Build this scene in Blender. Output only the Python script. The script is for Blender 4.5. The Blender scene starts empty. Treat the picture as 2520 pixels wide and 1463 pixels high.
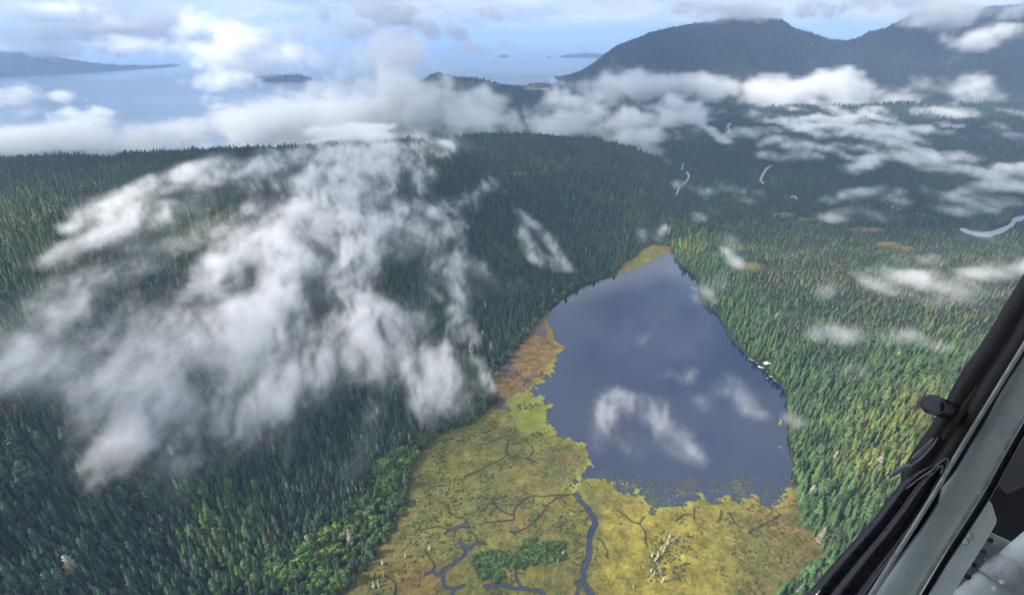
import bpy, math, random
import numpy as np
R = math.radians
random.seed(7)
rng = np.random.default_rng(11)
S = bpy.context.scene
COL = S.collection

# ------------------------------------------------------------------ camera, sky, sun, exposure
CAMZ = 450.0
PITCH = R(27.1)
FD, CX, CY = 1247.5, 1260.0, 731.5          # focal length and centre for a 2520 x 1463 picture
cam_d = bpy.data.cameras.new('camera')
cam_d.sensor_width = 36.0
cam_d.lens = 36.0 * FD / 2520.0
cam_d.clip_start = 0.05
cam_d.clip_end = 300000.0
cam = bpy.data.objects.new('camera', cam_d)
COL.objects.link(cam)
cam.location = (0, 0, CAMZ)
cam.rotation_euler = (R(90) - PITCH, 0, 0)
S.camera = cam

SUN_AZ = R(-104)       # measured from +Y (view direction) towards +X: from the left, a little behind
SUN_EL = R(40)
world = bpy.data.worlds.new('World')
S.world = world
world.use_nodes = True
wn, wl = world.node_tree.nodes, world.node_tree.links
wn.clear()
w_out = wn.new('ShaderNodeOutputWorld')
w_bg = wn.new('ShaderNodeBackground')
w_sky = wn.new('ShaderNodeTexSky')
w_sky.sky_type = 'NISHITA'
w_sky.sun_disc = False
w_sky.sun_elevation = SUN_EL
w_sky.sun_rotation = SUN_AZ
w_sky.altitude = 450
w_sky.dust_density = .3
w_sky.ozone_density = 2.5
# broken cloud cover over the whole dome, laid on a flat deck overhead
tc = wn.new('ShaderNodeTexCoord')
sep = wn.new('ShaderNodeSeparateXYZ'); wl.new(tc.outputs['Generated'], sep.inputs[0])
def wmath(op, a, b=None, c=None):
    n = wn.new('ShaderNodeMath'); n.operation = op
    for k, v in enumerate((a, b, c)):
        if v is None: continue
        if isinstance(v, (int, float)): n.inputs[k].default_value = v
        else: wl.new(v, n.inputs[k])
    return n.outputs[0]
zz = wmath('ADD', wmath('MAXIMUM', sep.outputs[2], 0.0), 0.11)
comb = wn.new('ShaderNodeCombineXYZ')
wl.new(wmath('DIVIDE', sep.outputs[0], zz), comb.inputs[0])
wl.new(wmath('DIVIDE', sep.outputs[1], zz), comb.inputs[1])
n1 = wn.new('ShaderNodeTexNoise'); n1.inputs['Scale'].default_value = 1.25; n1.inputs['Detail'].default_value = 9; n1.inputs['Roughness'].default_value = .6; n1.inputs['Distortion'].default_value = .35
wl.new(comb.outputs[0], n1.inputs['Vector'])
n2 = wn.new('ShaderNodeTexNoise'); n2.inputs['Scale'].default_value = .8; n2.inputs['Detail'].default_value = 5
wl.new(comb.outputs[0], n2.inputs['Vector'])
mr = wn.new('ShaderNodeMapRange'); mr.interpolation_type = 'SMOOTHSTEP'
mr.inputs['From Min'].default_value = .30; mr.inputs['From Max'].default_value = .58
wl.new(n1.outputs[0], mr.inputs['Value'])
ramp = wn.new('ShaderNodeValToRGB')
ramp.color_ramp.elements[0].position = .36; ramp.color_ramp.elements[0].color = (3.2, 4.0, 5.2, 1)
ramp.color_ramp.elements[1].position = .64; ramp.color_ramp.elements[1].color = (6.4, 7.1, 8.1, 1)
wl.new(n2.outputs[0], ramp.inputs[0])
mixw = wn.new('ShaderNodeMix'); mixw.data_type = 'RGBA'
mixh = wn.new('ShaderNodeMix'); mixh.data_type = 'RGBA'; mixh.inputs['B'].default_value = (5.2, 5.5, 5.7, 1)
wl.new(wmath('POWER', 2.718, wmath('MULTIPLY', wmath('MAXIMUM', sep.outputs[2], 0.0), -5.0)), mixh.inputs['Factor']); wl.new(w_sky.outputs[0], mixh.inputs['A'])
wl.new(mr.outputs[0], mixw.inputs['Factor']); wl.new(mixh.outputs['Result'], mixw.inputs['A']); wl.new(ramp.outputs[0], mixw.inputs['B'])
wl.new(mixw.outputs['Result'], w_bg.inputs['Color'])
w_bg.inputs['Strength'].default_value = 0.105
wl.new(w_bg.outputs[0], w_out.inputs['Surface'])

sun_d = bpy.data.lights.new('sun', 'SUN')
sun_d.energy = 5.0
sun_d.angle = R(1.0)
sun_d.color = (1.0, .92, .79)
sun = bpy.data.objects.new('sun', sun_d)
COL.objects.link(sun)
sun.rotation_euler = (R(90) - SUN_EL, 0, math.pi - SUN_AZ)
S.view_settings.view_transform = 'Standard'
S.view_settings.look = 'None'
S.view_settings.gamma = 1
S.view_settings.exposure = 0.78
S.view_settings.use_curve_mapping = False
C = S.cycles
C.use_denoising = True
C.max_bounces = 8
C.diffuse_bounces = 2
C.glossy_bounces = 3
C.transparent_max_bounces = 16
C.volume_bounces = 5
C.volume_step_rate = 2.0
C.volume_max_steps = 512
C.caustics_reflective = False
C.caustics_refractive = False

HAZE, MIST_K, CLOUD_K, DECK_K = 6.6e-5, .042, .017, .0072       # thickness of the air

# ------------------------------------------------------------------ helpers
SP, CP = math.sin(PITCH), math.cos(PITCH)
def ray(px, py):
    u = (np.asarray(px, float) - CX) / FD; v = (CY - np.asarray(py, float)) / FD
    return np.stack([u, CP + v * SP, -SP + v * CP], -1)          # per unit of depth
def at_h(px, py, h):
    d = ray(px, py); t = (np.asarray(h, float) - CAMZ) / d[..., 2]
    return d * t[..., None] + np.array([0, 0, CAMZ])
def at_y(px, py, Y):
    d = ray(px, py); t = np.asarray(Y, float) / d[..., 1]
    return d * t[..., None] + np.array([0, 0, CAMZ])
def at_d(px, py, dep):
    return ray(px, py) * np.asarray(dep, float)[..., None] + np.array([0, 0, CAMZ])
def proj(x, y, z):
    zc = z - CAMZ
    dep = y * CP - zc * SP
    up = y * SP + zc * CP
    dd = np.maximum(dep, 1e-3)
    return CX + FD * x / dd, CY - FD * up / dd, dep

_perm = rng.permutation(256); _perm = np.concatenate([_perm, _perm, _perm]).astype(np.int32)
_g3 = rng.normal(size=(256, 3)); _g3 = (_g3 / np.linalg.norm(_g3, axis=1)[:, None]).astype(np.float32)
def perlin(x, y, z=None):
    x = np.asarray(x, np.float32); y = np.asarray(y, np.float32)
    z = np.full_like(x, .37) if z is None else np.asarray(z, np.float32)
    xf, yf, zf = np.floor(x), np.floor(y), np.floor(z)
    X, Y, Z = xf.astype(np.int32) & 255, yf.astype(np.int32) & 255, zf.astype(np.int32) & 255
    x, y, z = x - xf, y - yf, z - zf
    fu = lambda t: t * t * t * (t * (t * 6 - 15) + 10)
    u, v, w = fu(x), fu(y), fu(z)
    def gr(i, j, k):
        g = _g3[_perm[_perm[_perm[X + i] + Y + j] + Z + k] & 255]
        return g[..., 0] * (x - i) + g[..., 1] * (y - j) + g[..., 2] * (z - k)
    a = gr(0, 0, 0); a += u * (gr(1, 0, 0) - a)
    b = gr(0, 1, 0); b += u * (gr(1, 1, 0) - b)
    a += v * (b - a)
    c = gr(0, 0, 1); c += u * (gr(1, 0, 1) - c)
    d = gr(0, 1, 1); d += u * (gr(1, 1, 1) - d)
    c += v * (d - c)
    return a + w * (c - a)
def fbm(x, y, z=None, octv=4, gain=.5, lac=2.03):
    s = 0; a = 1.0; k = 1.0
    for o in range(octv):
        s = s + a * perlin(np.asarray(x) * k + o * 17.3, np.asarray(y) * k + o * 5.1, None if z is None else np.asarray(z) * k + o * 9.7)
        a *= gain; k *= lac
    return s
def sstep(a, b, x):
    t = np.clip((np.asarray(x, float) - a) / (b - a), 0, 1)
    return t * t * (3 - 2 * t)
def inpoly(px, py, poly):
    px = np.asarray(px); py = np.asarray(py)
    ins = np.zeros(px.shape, bool); n = len(poly)
    for i in range(n):
        x0, y0 = poly[i][0], poly[i][1]; x1, y1 = poly[(i + 1) % n][0], poly[(i + 1) % n][1]
        c = (y0 > py) != (y1 > py)
        if y1 != y0:
            ins ^= c & (px < (x1 - x0) * (py - y0) / (y1 - y0) + x0)
    return ins
def segdist(x, y, pts, closed=False, maxd=1e9):
    """distance of many points to a polyline; wp = widths interpolated"""
    best = np.full(x.shape, 1e9); P = [np.asarray(p, float) for p in pts]
    n = len(P)
    for i in range(n if closed else n - 1):
        a, b = P[i], P[(i + 1) % n]
        if maxd < 1e8:
            m = (x > min(a[0], b[0]) - maxd) & (x < max(a[0], b[0]) + maxd) & (y > min(a[1], b[1]) - maxd) & (y < max(a[1], b[1]) + maxd)
            if not m.any(): continue
            xs, ys = x[m], y[m]
        else:
            m = None; xs, ys = x, y
        dx, dy = b[0] - a[0], b[1] - a[1]
        t = np.clip(((xs - a[0]) * dx + (ys - a[1]) * dy) / max(dx * dx + dy * dy, 1e-9), 0, 1)
        d = np.hypot(xs - a[0] - t * dx, ys - a[1] - t * dy)
        if m is None: best = np.minimum(best, d)
        else: best[m] = np.minimum(best[m], d)
    return best
def smooth_line(pts, n=4):
    """Catmull-Rom through the points"""
    P = np.asarray(pts, float); Q = np.vstack([2 * P[0] - P[1], P, 2 * P[-1] - P[-2]]); out = []
    for i in range(1, len(Q) - 2):
        for t in np.arange(n) / n:
            p0, p1, p2, p3 = Q[i - 1:i + 3]
            out.append(.5 * (2 * p1 + (p2 - p0) * t + (2 * p0 - 5 * p1 + 4 * p2 - p3) * t * t + (3 * p1 - p0 - 3 * p2 + p3) * t ** 3))
    out.append(P[-1])
    return np.array(out)

def mesh_np(name, V, F, mat, attrs=None, smooth=True, parent=None, link=True):
    me = bpy.data.meshes.new(name)
    V = np.asarray(V, np.float32); F = np.asarray(F, np.int32)
    me.vertices.add(len(V)); me.vertices.foreach_set('co', V.ravel())
    k = F.shape[1]
    me.loops.add(F.size); me.loops.foreach_set('vertex_index', F.ravel())
    me.polygons.add(len(F)); me.polygons.foreach_set('loop_start', np.arange(0, F.size, k, dtype=np.int32))
    me.polygons.foreach_set('use_smooth', np.full(len(F), smooth))
    for nm, a in (attrs or {}).items():
        a = np.asarray(a, np.float32)
        if a.ndim == 1:
            at = me.attributes.new(nm, 'FLOAT', 'POINT'); at.data.foreach_set('value', a)
        else:
            at = me.attributes.new(nm, 'FLOAT_VECTOR', 'POINT'); at.data.foreach_set('vector', a.ravel())
    me.update(); me.validate()
    if mat is not None: me.materials.append(mat)
    o = bpy.data.objects.new(name, me)
    if link: COL.objects.link(o)
    if parent is not None: o.parent = parent
    return o
def grid_faces(nx, ny):
    i = np.arange(nx * ny).reshape(nx, ny)
    return np.stack([i[:-1, :-1], i[1:, :-1], i[1:, 1:], i[:-1, 1:]], -1).reshape(-1, 4)
def empty(name, loc=(0, 0, 0), rz=0.0):
    o = bpy.data.objects.new(name, None); COL.objects.link(o); o.location = loc; o.rotation_euler = (0, 0, rz)
    o.empty_display_size = .1
    return o
def tag(o, label=None, cat=None, group=None, kind=None):
    if label: o['label'] = label
    if cat: o['category'] = cat
    if group: o['group'] = group
    if kind: o['kind'] = kind
    return o

# ------------------------------------------------------------------ materials
def new_mat(name):
    m = bpy.data.materials.new(name); m.use_nodes = True
    nt = m.node_tree; nt.nodes.clear()
    return m, nt.nodes, nt.links
def nd(N, t, **k):
    n = N.new(t)
    for a, b in k.items(): setattr(n, a, b)
    return n
def principled(N, L, rough=.8, spec=.3):
    o = nd(N, 'ShaderNodeOutputMaterial'); p = nd(N, 'ShaderNodeBsdfPrincipled'); L.new(p.outputs[0], o.inputs['Surface'])
    p.inputs['Roughness'].default_value = rough; p.inputs['Specular IOR Level'].default_value = spec
    return p, o
def mixc(N, L, fac, a, b, mode='MIX'):
    n = nd(N, 'ShaderNodeMix', data_type='RGBA', blend_type=mode)
    for s, v in (('Factor', fac), ('A', a), ('B', b)):
        if isinstance(v, (int, float)): n.inputs[s].default_value = v
        elif isinstance(v, tuple): n.inputs[s].default_value = (*v, 1) if len(v) == 3 else v
        else: L.new(v, n.inputs[s])
    return n.outputs['Result']
def noise(N, L, scale, detail=5, rough=.6, vec=None):
    n = nd(N, 'ShaderNodeTexNoise'); n.inputs['Scale'].default_value = scale; n.inputs['Detail'].default_value = detail; n.inputs['Roughness'].default_value = rough
    if vec is not None: L.new(vec, n.inputs['Vector'])
    return n.outputs[0]
def rng_(N, L, v, a, b, c=0.0, d=1.0):
    n = nd(N, 'ShaderNodeMapRange'); L.new(v, n.inputs[0])
    for k, x in enumerate((a, b, c, d)): n.inputs[k + 1].default_value = x
    return n.outputs[0]
def attr(N, name, typ='GEOMETRY'):
    n = nd(N, 'ShaderNodeAttribute', attribute_type=typ, attribute_name=name); return n
def bump(N, L, h, strength=.5, dist=1.0):
    n = nd(N, 'ShaderNodeBump'); n.inputs['Strength'].default_value = strength; n.inputs['Distance'].default_value = dist; L.new(h, n.inputs['Height']); return n.outputs[0]
def position(N):
    return nd(N, 'ShaderNodeNewGeometry').outputs['Position']

def foliage_mat(name):
    m, N, L = new_mat(name)
    p, o = principled(N, L, .75, .2)
    a = attr(N, 'col', 'INSTANCER').outputs['Color']
    tco = nd(N, 'ShaderNodeTexCoord').outputs['Object']
    n = noise(N, L, 5.0, 3, .7, tco)
    v = attr(N, 'shade').outputs['Fac']
    f = nd(N, 'ShaderNodeMath', operation='MULTIPLY'); L.new(rng_(N, L, n, .25, .75, .55, 1.45), f.inputs[0]); L.new(v, f.inputs[1])
    vm = nd(N, 'ShaderNodeVectorMath', operation='SCALE'); L.new(a, vm.inputs[0]); L.new(f.outputs[0], vm.inputs['Scale'])
    L.new(vm.outputs[0], p.inputs['Base Color'])
    return m
MAT = {}
MAT['foliage'] = foliage_mat('foliage')
def plain(name, col, rough=.6, spec=.4, metal=0.0, nscale=None, namp=.25, bstr=0.0, bscale=60, col2=None):
    m, N, L = new_mat(name)
    p, o = principled(N, L, rough, spec)
    p.inputs['Metallic'].default_value = metal
    tco = nd(N, 'ShaderNodeTexCoord').outputs['Object']
    if nscale:
        n = noise(N, L, nscale, 6, .65, tco)
        c2 = col2 or tuple(min(1, c * (1 + namp)) for c in col)
        c1 = tuple(c * (1 - namp) for c in col) if col2 is None else col
        L.new(mixc(N, L, rng_(N, L, n, .3, .7), c1, c2), p.inputs['Base Color'])
        L.new(rng_(N, L, n, .3, .7, rough * .8, min(1, rough * 1.2)), p.inputs['Roughness'])
    else:
        p.inputs['Base Color'].default_value = (*col, 1)
    if bstr:
        L.new(bump(N, L, noise(N, L, bscale, 4, .6, tco), bstr, .002), p.inputs['Normal'])
    MAT[name] = m
    return m
plain('bark', (.06, .05, .04), .9, .1)
plain('dead_wood', (.34, .32, .28), .9, .1)

def water_mat(name, base, rough, bscale, bstr, ior=1.45):
    m, N, L = new_mat(name)
    p, o = principled(N, L, rough, .5)
    p.inputs['IOR'].default_value = ior
    pos = position(N)
    n0 = noise(N, L, .006, 4, .6, pos)
    L.new(mixc(N, L, rng_(N, L, n0, .3, .7), tuple(c * .85 for c in base), tuple(c * 1.15 for c in base)), p.inputs['Base Color'])
    L.new(bump(N, L, noise(N, L, bscale, 3, .5, pos), bstr, .25), p.inputs['Normal'])
    MAT[name] = m
water_mat('lake_water', (.003, .010, .036), .02, .25, .02, 1.75)
water_mat('sea_water', (.05, .10, .16), .25, .02, .25, 1.5)
water_mat('river_water', (.17, .19, .19), .3, .2, .05)

# ground: albedo carried by vertices (bog, soil, moss), broken up by noise
def ground_mat(name, s1, s2, bstr, bdist):
    m, N, L = new_mat(name)
    p, o = principled(N, L, .9, .1)
    pos = position(N)
    a = attr(N, 'gcol').outputs['Color']
    n = noise(N, L, s1, 8, .65, pos); n_ = noise(N, L, s2, 5, .6, pos)
    f = nd(N, 'ShaderNodeMath', operation='MULTIPLY'); L.new(rng_(N, L, n, .25, .75, .5, 1.5), f.inputs[0]); L.new(rng_(N, L, n_, .25, .75, .7, 1.3), f.inputs[1])
    vm = nd(N, 'ShaderNodeVectorMath', operation='SCALE'); L.new(a, vm.inputs[0]); L.new(f.outputs[0], vm.inputs['Scale'])
    L.new(vm.outputs[0], p.inputs['Base Color'])
    L.new(bump(N, L, n, bstr, bdist), p.inputs['Normal'])
    MAT[name] = m
ground_mat('forest_floor', .12, .01, .8, 4.0)
ground_mat('marsh_ground', .9, .06, .8, .6)
ground_mat('mountain_ground', .03, .003, 1.0, 18.0)

# ------------------------------------------------------------------ plan of the place (outlines read as picture points, carried onto the ground)
LAKE_D = [(1640,620),(1658,626),(1664,645),(1690,662),(1712,682),(1720,715),(1733,748),(1766,770),(1782,800),(1806,838),(1846,880),(1878,905),(1906,932),(1932,962),(1936,1010),(1938,1060),(1948,1110),(1953,1160),(1949,1195),(1938,1222),(1912,1250),(1872,1243),(1868,1222),(1840,1226),(1826,1240),(1800,1230),(1760,1242),(1738,1230),(1712,1230),(1698,1254),(1668,1244),(1640,1254),(1605,1268),(1588,1248),(1562,1222),(1530,1216),(1508,1196),(1482,1180),(1448,1176),(1426,1188),(1416,1212),(1403,1212),(1404,1190),(1418,1172),(1440,1160),(1447,1125),(1440,1100),(1412,1085),(1384,1078),(1355,1064),(1344,1038),(1344,1005),(1333,984),(1302,968),(1328,935),(1352,915),(1366,888),(1372,872),(1391,855),(1384,848),(1366,836),(1362,815),(1349,795),(1348,772),(1372,746),(1420,712),(1470,692),(1512,680),(1552,662),(1590,648),(1618,634)]
MARSH_D = [(780,1560),(830,1463),(885,1415),(945,1345),(985,1290),(1000,1230),(1008,1170),(1025,1115),(1065,1082),(1125,1050),(1180,1030),(1210,1000),(1208,960),(1225,920),(1252,880),(1290,838),(1318,798),(1344,770),(1369,743),(1418,709),(1469,689),(1510,672),(1545,645),(1575,622),(1610,604),(1650,608),(1661,624),(1667,644),(1693,661),(1715,681),(1723,714),(1736,747),(1769,769),(1785,799),(1809,837),(1849,879),(1881,904),(1909,931),(1935,961),(1939,1010),(1941,1060),(1951,1110),(1957,1160),(1958,1205),(1965,1250),(1975,1290),(2005,1330),(2030,1368),(1995,1400),(1940,1440),(1905,1470),(1880,1560)]
def g0(p):          # picture point -> (x, y) on the lake level
    w = at_h(np.array([q[0] for q in p], float), np.array([q[1] for q in p], float), .3)
    return w[:, :2]
LAKE = smooth_line(g0(LAKE_D + LAKE_D[:1]), 3)[:-1]
MARSH = g0(MARSH_D)
def cr(pts, ox=900, oy=1062):           # points noted on an enlarged crop
    return [((ox + a / 2.52) / 1.12222, (oy + b / 2.52) / 1.12222) for a, b in pts]
CREEKS = [  # (points, width in metres)
 ([(1410,1195),(1413,1210),(1428,1232),(1448,1255),(1462,1278),(1460,1300),(1452,1318),(1450,1345),(1444,1378),(1438,1402),(1436,1425),(1446,1445),(1462,1475),(1475,1520)], 8.5),
 (cr([(1690,765),(1620,785),(1560,820),(1520,870),(1480,920),(1430,965),(1390,1000),(1340,1018),(1280,1020)]), 1.5),
 (cr([(1520,840),(1552,850),(1545,872),(1520,872)]), .9),
 (cr([(980,930),(978,962),(910,990),(860,1010),(830,1030)]), 2.6),
 (cr([(860,1010),(800,985),(740,995),(680,1005),(620,1005)]), 1.1),
 (cr([(975,965),(1005,990),(960,990),(905,1005),(890,1060)]), 1.1),
 (cr([(940,1095),(980,1130),(985,1165),(930,1220),(870,1255),(820,1290),(795,1320),(740,1300),(690,1315)]), 4.2),
 (cr([(820,1300),(815,1350),(830,1400),(895,1420),(870,1480)]), 3.2),
 (cr([(985,1165),(1040,1112),(1080,1090),(1120,1105)]), 2.4),
 (cr([(1055,1100),(1045,1050),(1000,1010)]), 1.0),
 (cr([(1110,1412),(1160,1400),(1220,1385),(1290,1405),(1360,1410),(1430,1430),(1490,1435),(1530,1470)]), 4.2),
 (cr([(1365,1400),(1330,1350),(1320,1310),(1345,1275)]), 2.6),
 (cr([(870,1480),(910,1415),(960,1390)]), 4.0),
 (cr([(1740,1480),(1760,1405),(1750,1372),(1800,1345)]), 4.0),
 (cr([(1280,350),(1200,370),(1130,405),(1060,415)]), 1.6),
 (cr([(1410,365),(1340,405),(1270,412)]), 1.4),
 (cr([(1270,380),(1265,480),(1330,505),(1410,512),(1475,545)]), 1.7),
 (cr([(1265,485),(1200,530),(1130,560),(1060,600),(960,640)]), 1.0),
 (cr([(1410,512),(1440,470),(1430,420)]), 1.2),
 (cr([(1690,770),(1600,765),(1520,775),(1450,770),(1390,790),(1350,830),(1310,890),(1305,940),(1200,950),(1080,965)]), 1.4),
 (cr([(1300,910),(1240,890),(1190,850),(1170,820),(1130,830),(1110,870)]), 1.2),
 (cr([(1250,780),(1170,800),(1110,790),(1080,770)]), .9),
 (cr([(2020,870),(2080,910),(2120,945),(2180,960),(2220,920)]), 1.1),
 (cr([(2180,960),(2215,1010),(2225,1080),(2245,1130)]), 1.5),
 (cr([(1880,1065),(1920,1080),(1945,1120),(1960,1160),(1950,1190)]), .9),
 (cr([(480,1470),(490,1390),(450,1350),(420,1340)]), 2.0),
 (cr([(690,1150),(750,1230),(745,1290)]), 1.3),
 (cr([(850,820),(860,880),(900,910),(960,930)]), .9),
 (cr([(1640,790),(1670,830)]), 1.2), (cr([(1720,1080),(1800,1115)]), 1.0), (cr([(1720,1240),(1790,1260)]), .9),
 (cr([(840,705),(780,700),(720,720)]), 1.1),
 (cr([(415,875),(405,930),(385,960)], 1828), 1.1), (cr([(480,890),(500,940),(530,990)], 1828), 1.2),
 (cr([(225,850),(222,930)], 1828), 1.2), (cr([(100,950),(150,905),(200,900)], 1828), 1.2),
 (cr([(820,905),(750,950),(670,990),(600,1030)], 1828), 1.2), (cr([(750,945),(810,970)], 1828), 1.0),
]
CREEKS_W = []
for pts, w in CREEKS:
    q = smooth_line(g0(pts), 4)
    q = q + np.stack([fbm(q[:, 0] * .09, q[:, 1] * .09, octv=3), fbm(q[:, 0] * .09 + 40, q[:, 1] * .09, octv=3)], -1) * min(3.0, 1.2 + w * .3)
    CREEKS_W.append((q, w))

# ------------------------------------------------------------------ height of the land
CTRL = [  # picture point and the height of the ground seen there
 (0,1560,75),(0,1463,72),(300,1463,38),(600,1463,12),(780,1463,3),(0,1200,118),(250,1200,88),(500,1200,48),(800,1200,14),(960,1240,2),
 (0,1000,150),(400,1000,98),(700,1000,52),(950,1000,22),(1120,1000,5),(0,800,182),(400,800,140),(750,800,88),(1000,800,45),(1200,800,12),(1290,800,3),
 (0,600,205),(400,620,172),(700,620,132),(1000,620,84),(1250,640,34),(1400,660,6),
 (0,480,204),(300,460,203),(700,460,180),(1000,470,142),(1250,500,85),(1430,560,32),(1530,610,5),
 (0,408,204),(150,402,202),(300,396,201),(480,386,199),(640,384,193),(850,381,184),(1000,371,174),(1100,357,164),(1180,353,158),(1260,360,148),(1380,376,122),(1480,386,102),(1560,396,76),(1610,440,32),(1600,520,18),(1575,580,8),
 (1640,600,2),(1660,640,2),(1800,800,3),(1950,1000,3),(1960,1200,3),(2020,1370,3),(1900,1463,2),(1900,1560,2),(1400,1463,1),(1100,1300,1),(1400,1300,1),(1000,1463,1),(1400,900,0),(1700,900,0),(1650,700,0),(1650,1150,0),
 (1720,610,16),(1790,680,15),(1850,760,16),(1920,840,16),(2030,960,20),(2060,1100,24),(2080,1250,20),(2150,1400,18),(2300,1560,24),
 (1800,600,8),(2000,640,8),(2000,760,10),(2200,640,8),(2200,800,16),(2250,950,28),(2300,1150,40),(2450,1150,60),(2520,900,34),(2520,700,14),(2700,1000,60),(2700,700,20),(2400,640,9),(2520,600,8),
 (1660,500,6),(1700,430,6),(1850,500,6),(2100,520,6),(2300,520,6),(2520,520,8),(2700,520,10),(1700,380,8),(2000,400,10),(2300,400,16),(2600,400,26),(1750,320,10),(2000,320,20),(2300,320,34),(2600,320,60),
]
cp = np.array(CTRL, float)
cw = at_h(cp[:, 0], cp[:, 1], cp[:, 2])
EXTRA = [(-1700,700,150),(-1500,1100,185),(-2400,1300,150),(-1600,1700,60),(-2600,2000,-20),(-1000,1900,20),(-500,2250,15),(0,2500,10),(-1000,2600,-20),(-1800,2600,-30),(-700,300,140),(-600,100,120),(0,100,2),(400,100,20),(700,250,50),(1000,600,60),(400,3100,8),(-400,3100,10),(1600,3100,60),(2800,3100,110),(3400,2000,60),(3400,3000,150),(2400,1200,50)]
cw = np.vstack([cw, np.array(EXTRA, float)])
_P = cw[:, :2] / 1000.0; _n = len(_P)
def _phi(r): return np.where(r > 1e-9, r * r * np.log(np.maximum(r, 1e-9)), 0)
_A = np.zeros((_n + 3, _n + 3)); _A[:_n, :_n] = _phi(np.linalg.norm(_P[:, None] - _P[None], axis=2)) + np.eye(_n) * 2e-4
_A[:_n, _n] = 1; _A[:_n, _n + 1:] = _P; _A[_n:, :_n] = _A[:_n, _n:].T
_sol = np.linalg.solve(_A, np.concatenate([cw[:, 2], [0, 0, 0]]))
def rbf(x, y):
    sh = np.shape(x); q = np.stack([np.ravel(x), np.ravel(y)], -1) / 1000.0; out = np.empty(len(q))
    for i in range(0, len(q), 20000):
        c = q[i:i + 20000]
        out[i:i + 20000] = _phi(np.linalg.norm(c[:, None] - _P[None], axis=2)) @ _sol[:_n] + _sol[_n] + c @ _sol[_n + 1:]
    return out.reshape(sh)
def xcoast(y):
    return np.interp(y, [2200, 2500, 2900, 3600, 4800, 5600, 6100, 9000], [-4200, -2000, -1300, -1000, -750, -150, 650, 2500])
def h_base(x, y):
    z = rbf(x, y)
    z = z + fbm(x / 230, y / 230, octv=4) * 9 * sstep(8, 60, z)
    z = np.maximum(z, 1.6 + .8 * perlin(x / 30, y / 30)) * (y < 2300) + z * (y >= 2300)
    land = sstep(-260, 120, x - xcoast(y) + 120 * perlin(x / 400, y / 400))
    return -40 + (z + 40) * np.where(y < 2100, 1.0, land)
def lake_blend(x, y, z):
    """flatten the land to the marsh and scoop out the lake"""
    m = (x > -330) & (x < 540) & (y > 180) & (y < 1260)
    if not m.any(): return z
    z = z.copy(); xs, ys = x[m], y[m]
    dm = segdist(xs, ys, MARSH, True); ins = inpoly(xs, ys, MARSH)
    lev = .42 + .10 * perlin(xs / 9, ys / 9) + .08 * perlin(xs / 3.1, ys / 3.1)
    k = np.where(ins, 0, sstep(0, 22, dm))
    zz = lev + (np.maximum(z[m], 1.2) - lev) * k
    inl = inpoly(xs, ys, LAKE)
    dl = segdist(xs, ys, LAKE, True, 60)
    dl = np.where(inl, dl, -dl)
    zz = np.where(inl, np.minimum(zz, .25 - .6 * np.minimum(dl, 20) * .5), zz)
    z[m] = zz
    return z
def height(x, y):
    return lake_blend(x, y, h_base(x, y))

# colours of the ground
FLOOR = np.array([.020, .026, .014]); BOG = np.array([.115, .092, .035]); GRAVEL = np.array([.4, .4, .38])
BOGS_D = [(1838,655,48,16),(1930,530,45,9),(1985,540,40,7),(2185,600,40,9),(2225,610,30,8),(255,391,75,4),(1270,428,36,8),(2280,1010,50,22),(1600,612,45,16),(2130,565,60,8)]
def bog_mask(px, py):
    m = np.zeros(np.shape(px))
    for a, b, rx, ry in BOGS_D:
        m = np.maximum(m, 1 - np.hypot((px - a) / rx, (py - b) / ry))
    return m

# near land
gx = np.arange(-2600, 3401, 10.0); gy = np.arange(60, 3201, 10.0)
GX, GY = np.meshgrid(gx, gy, indexing='ij')
GZ = height(GX, GY)
inner = (GX > -255) & (GX < np.where(GY < 605, 345, 485)) & (GY > 235) & (GY < 1165)
GZt = np.where(inner, np.minimum(GZ, .3) - 7.0, GZ)
qx, qy, _ = proj(GX, GY, GZ)
bm = sstep(0, .5, bog_mask(qx, qy) + .25 * perlin(GX / 25, GY / 25))
gc = FLOOR[None, None] * (1 + .5 * fbm(GX / 90, GY / 90, octv=3))[..., None]
gc = gc + (BOG - gc) * bm[..., None]
terrain = mesh_np('terrain', np.stack([GX, GY, GZt], -1).reshape(-1, 3), grid_faces(len(gx), len(gy)), MAT['forest_floor'], {'gcol': gc.reshape(-1, 3)})
tag(terrain, 'dark forest floor of the hill and valley around the lake', kind='structure')
def zlook(x, y):
    """bilinear look-up of the near land"""
    fx = np.clip((np.asarray(x) - gx[0]) / 10, 0, len(gx) - 1.001); fy = np.clip((np.asarray(y) - gy[0]) / 10, 0, len(gy) - 1.001)
    i, j = fx.astype(int), fy.astype(int); a, b = fx - i, fy - j
    return (GZ[i, j] * (1 - a) + GZ[i + 1, j] * a) * (1 - b) + (GZ[i, j + 1] * (1 - a) + GZ[i + 1, j + 1] * a) * b

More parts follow.
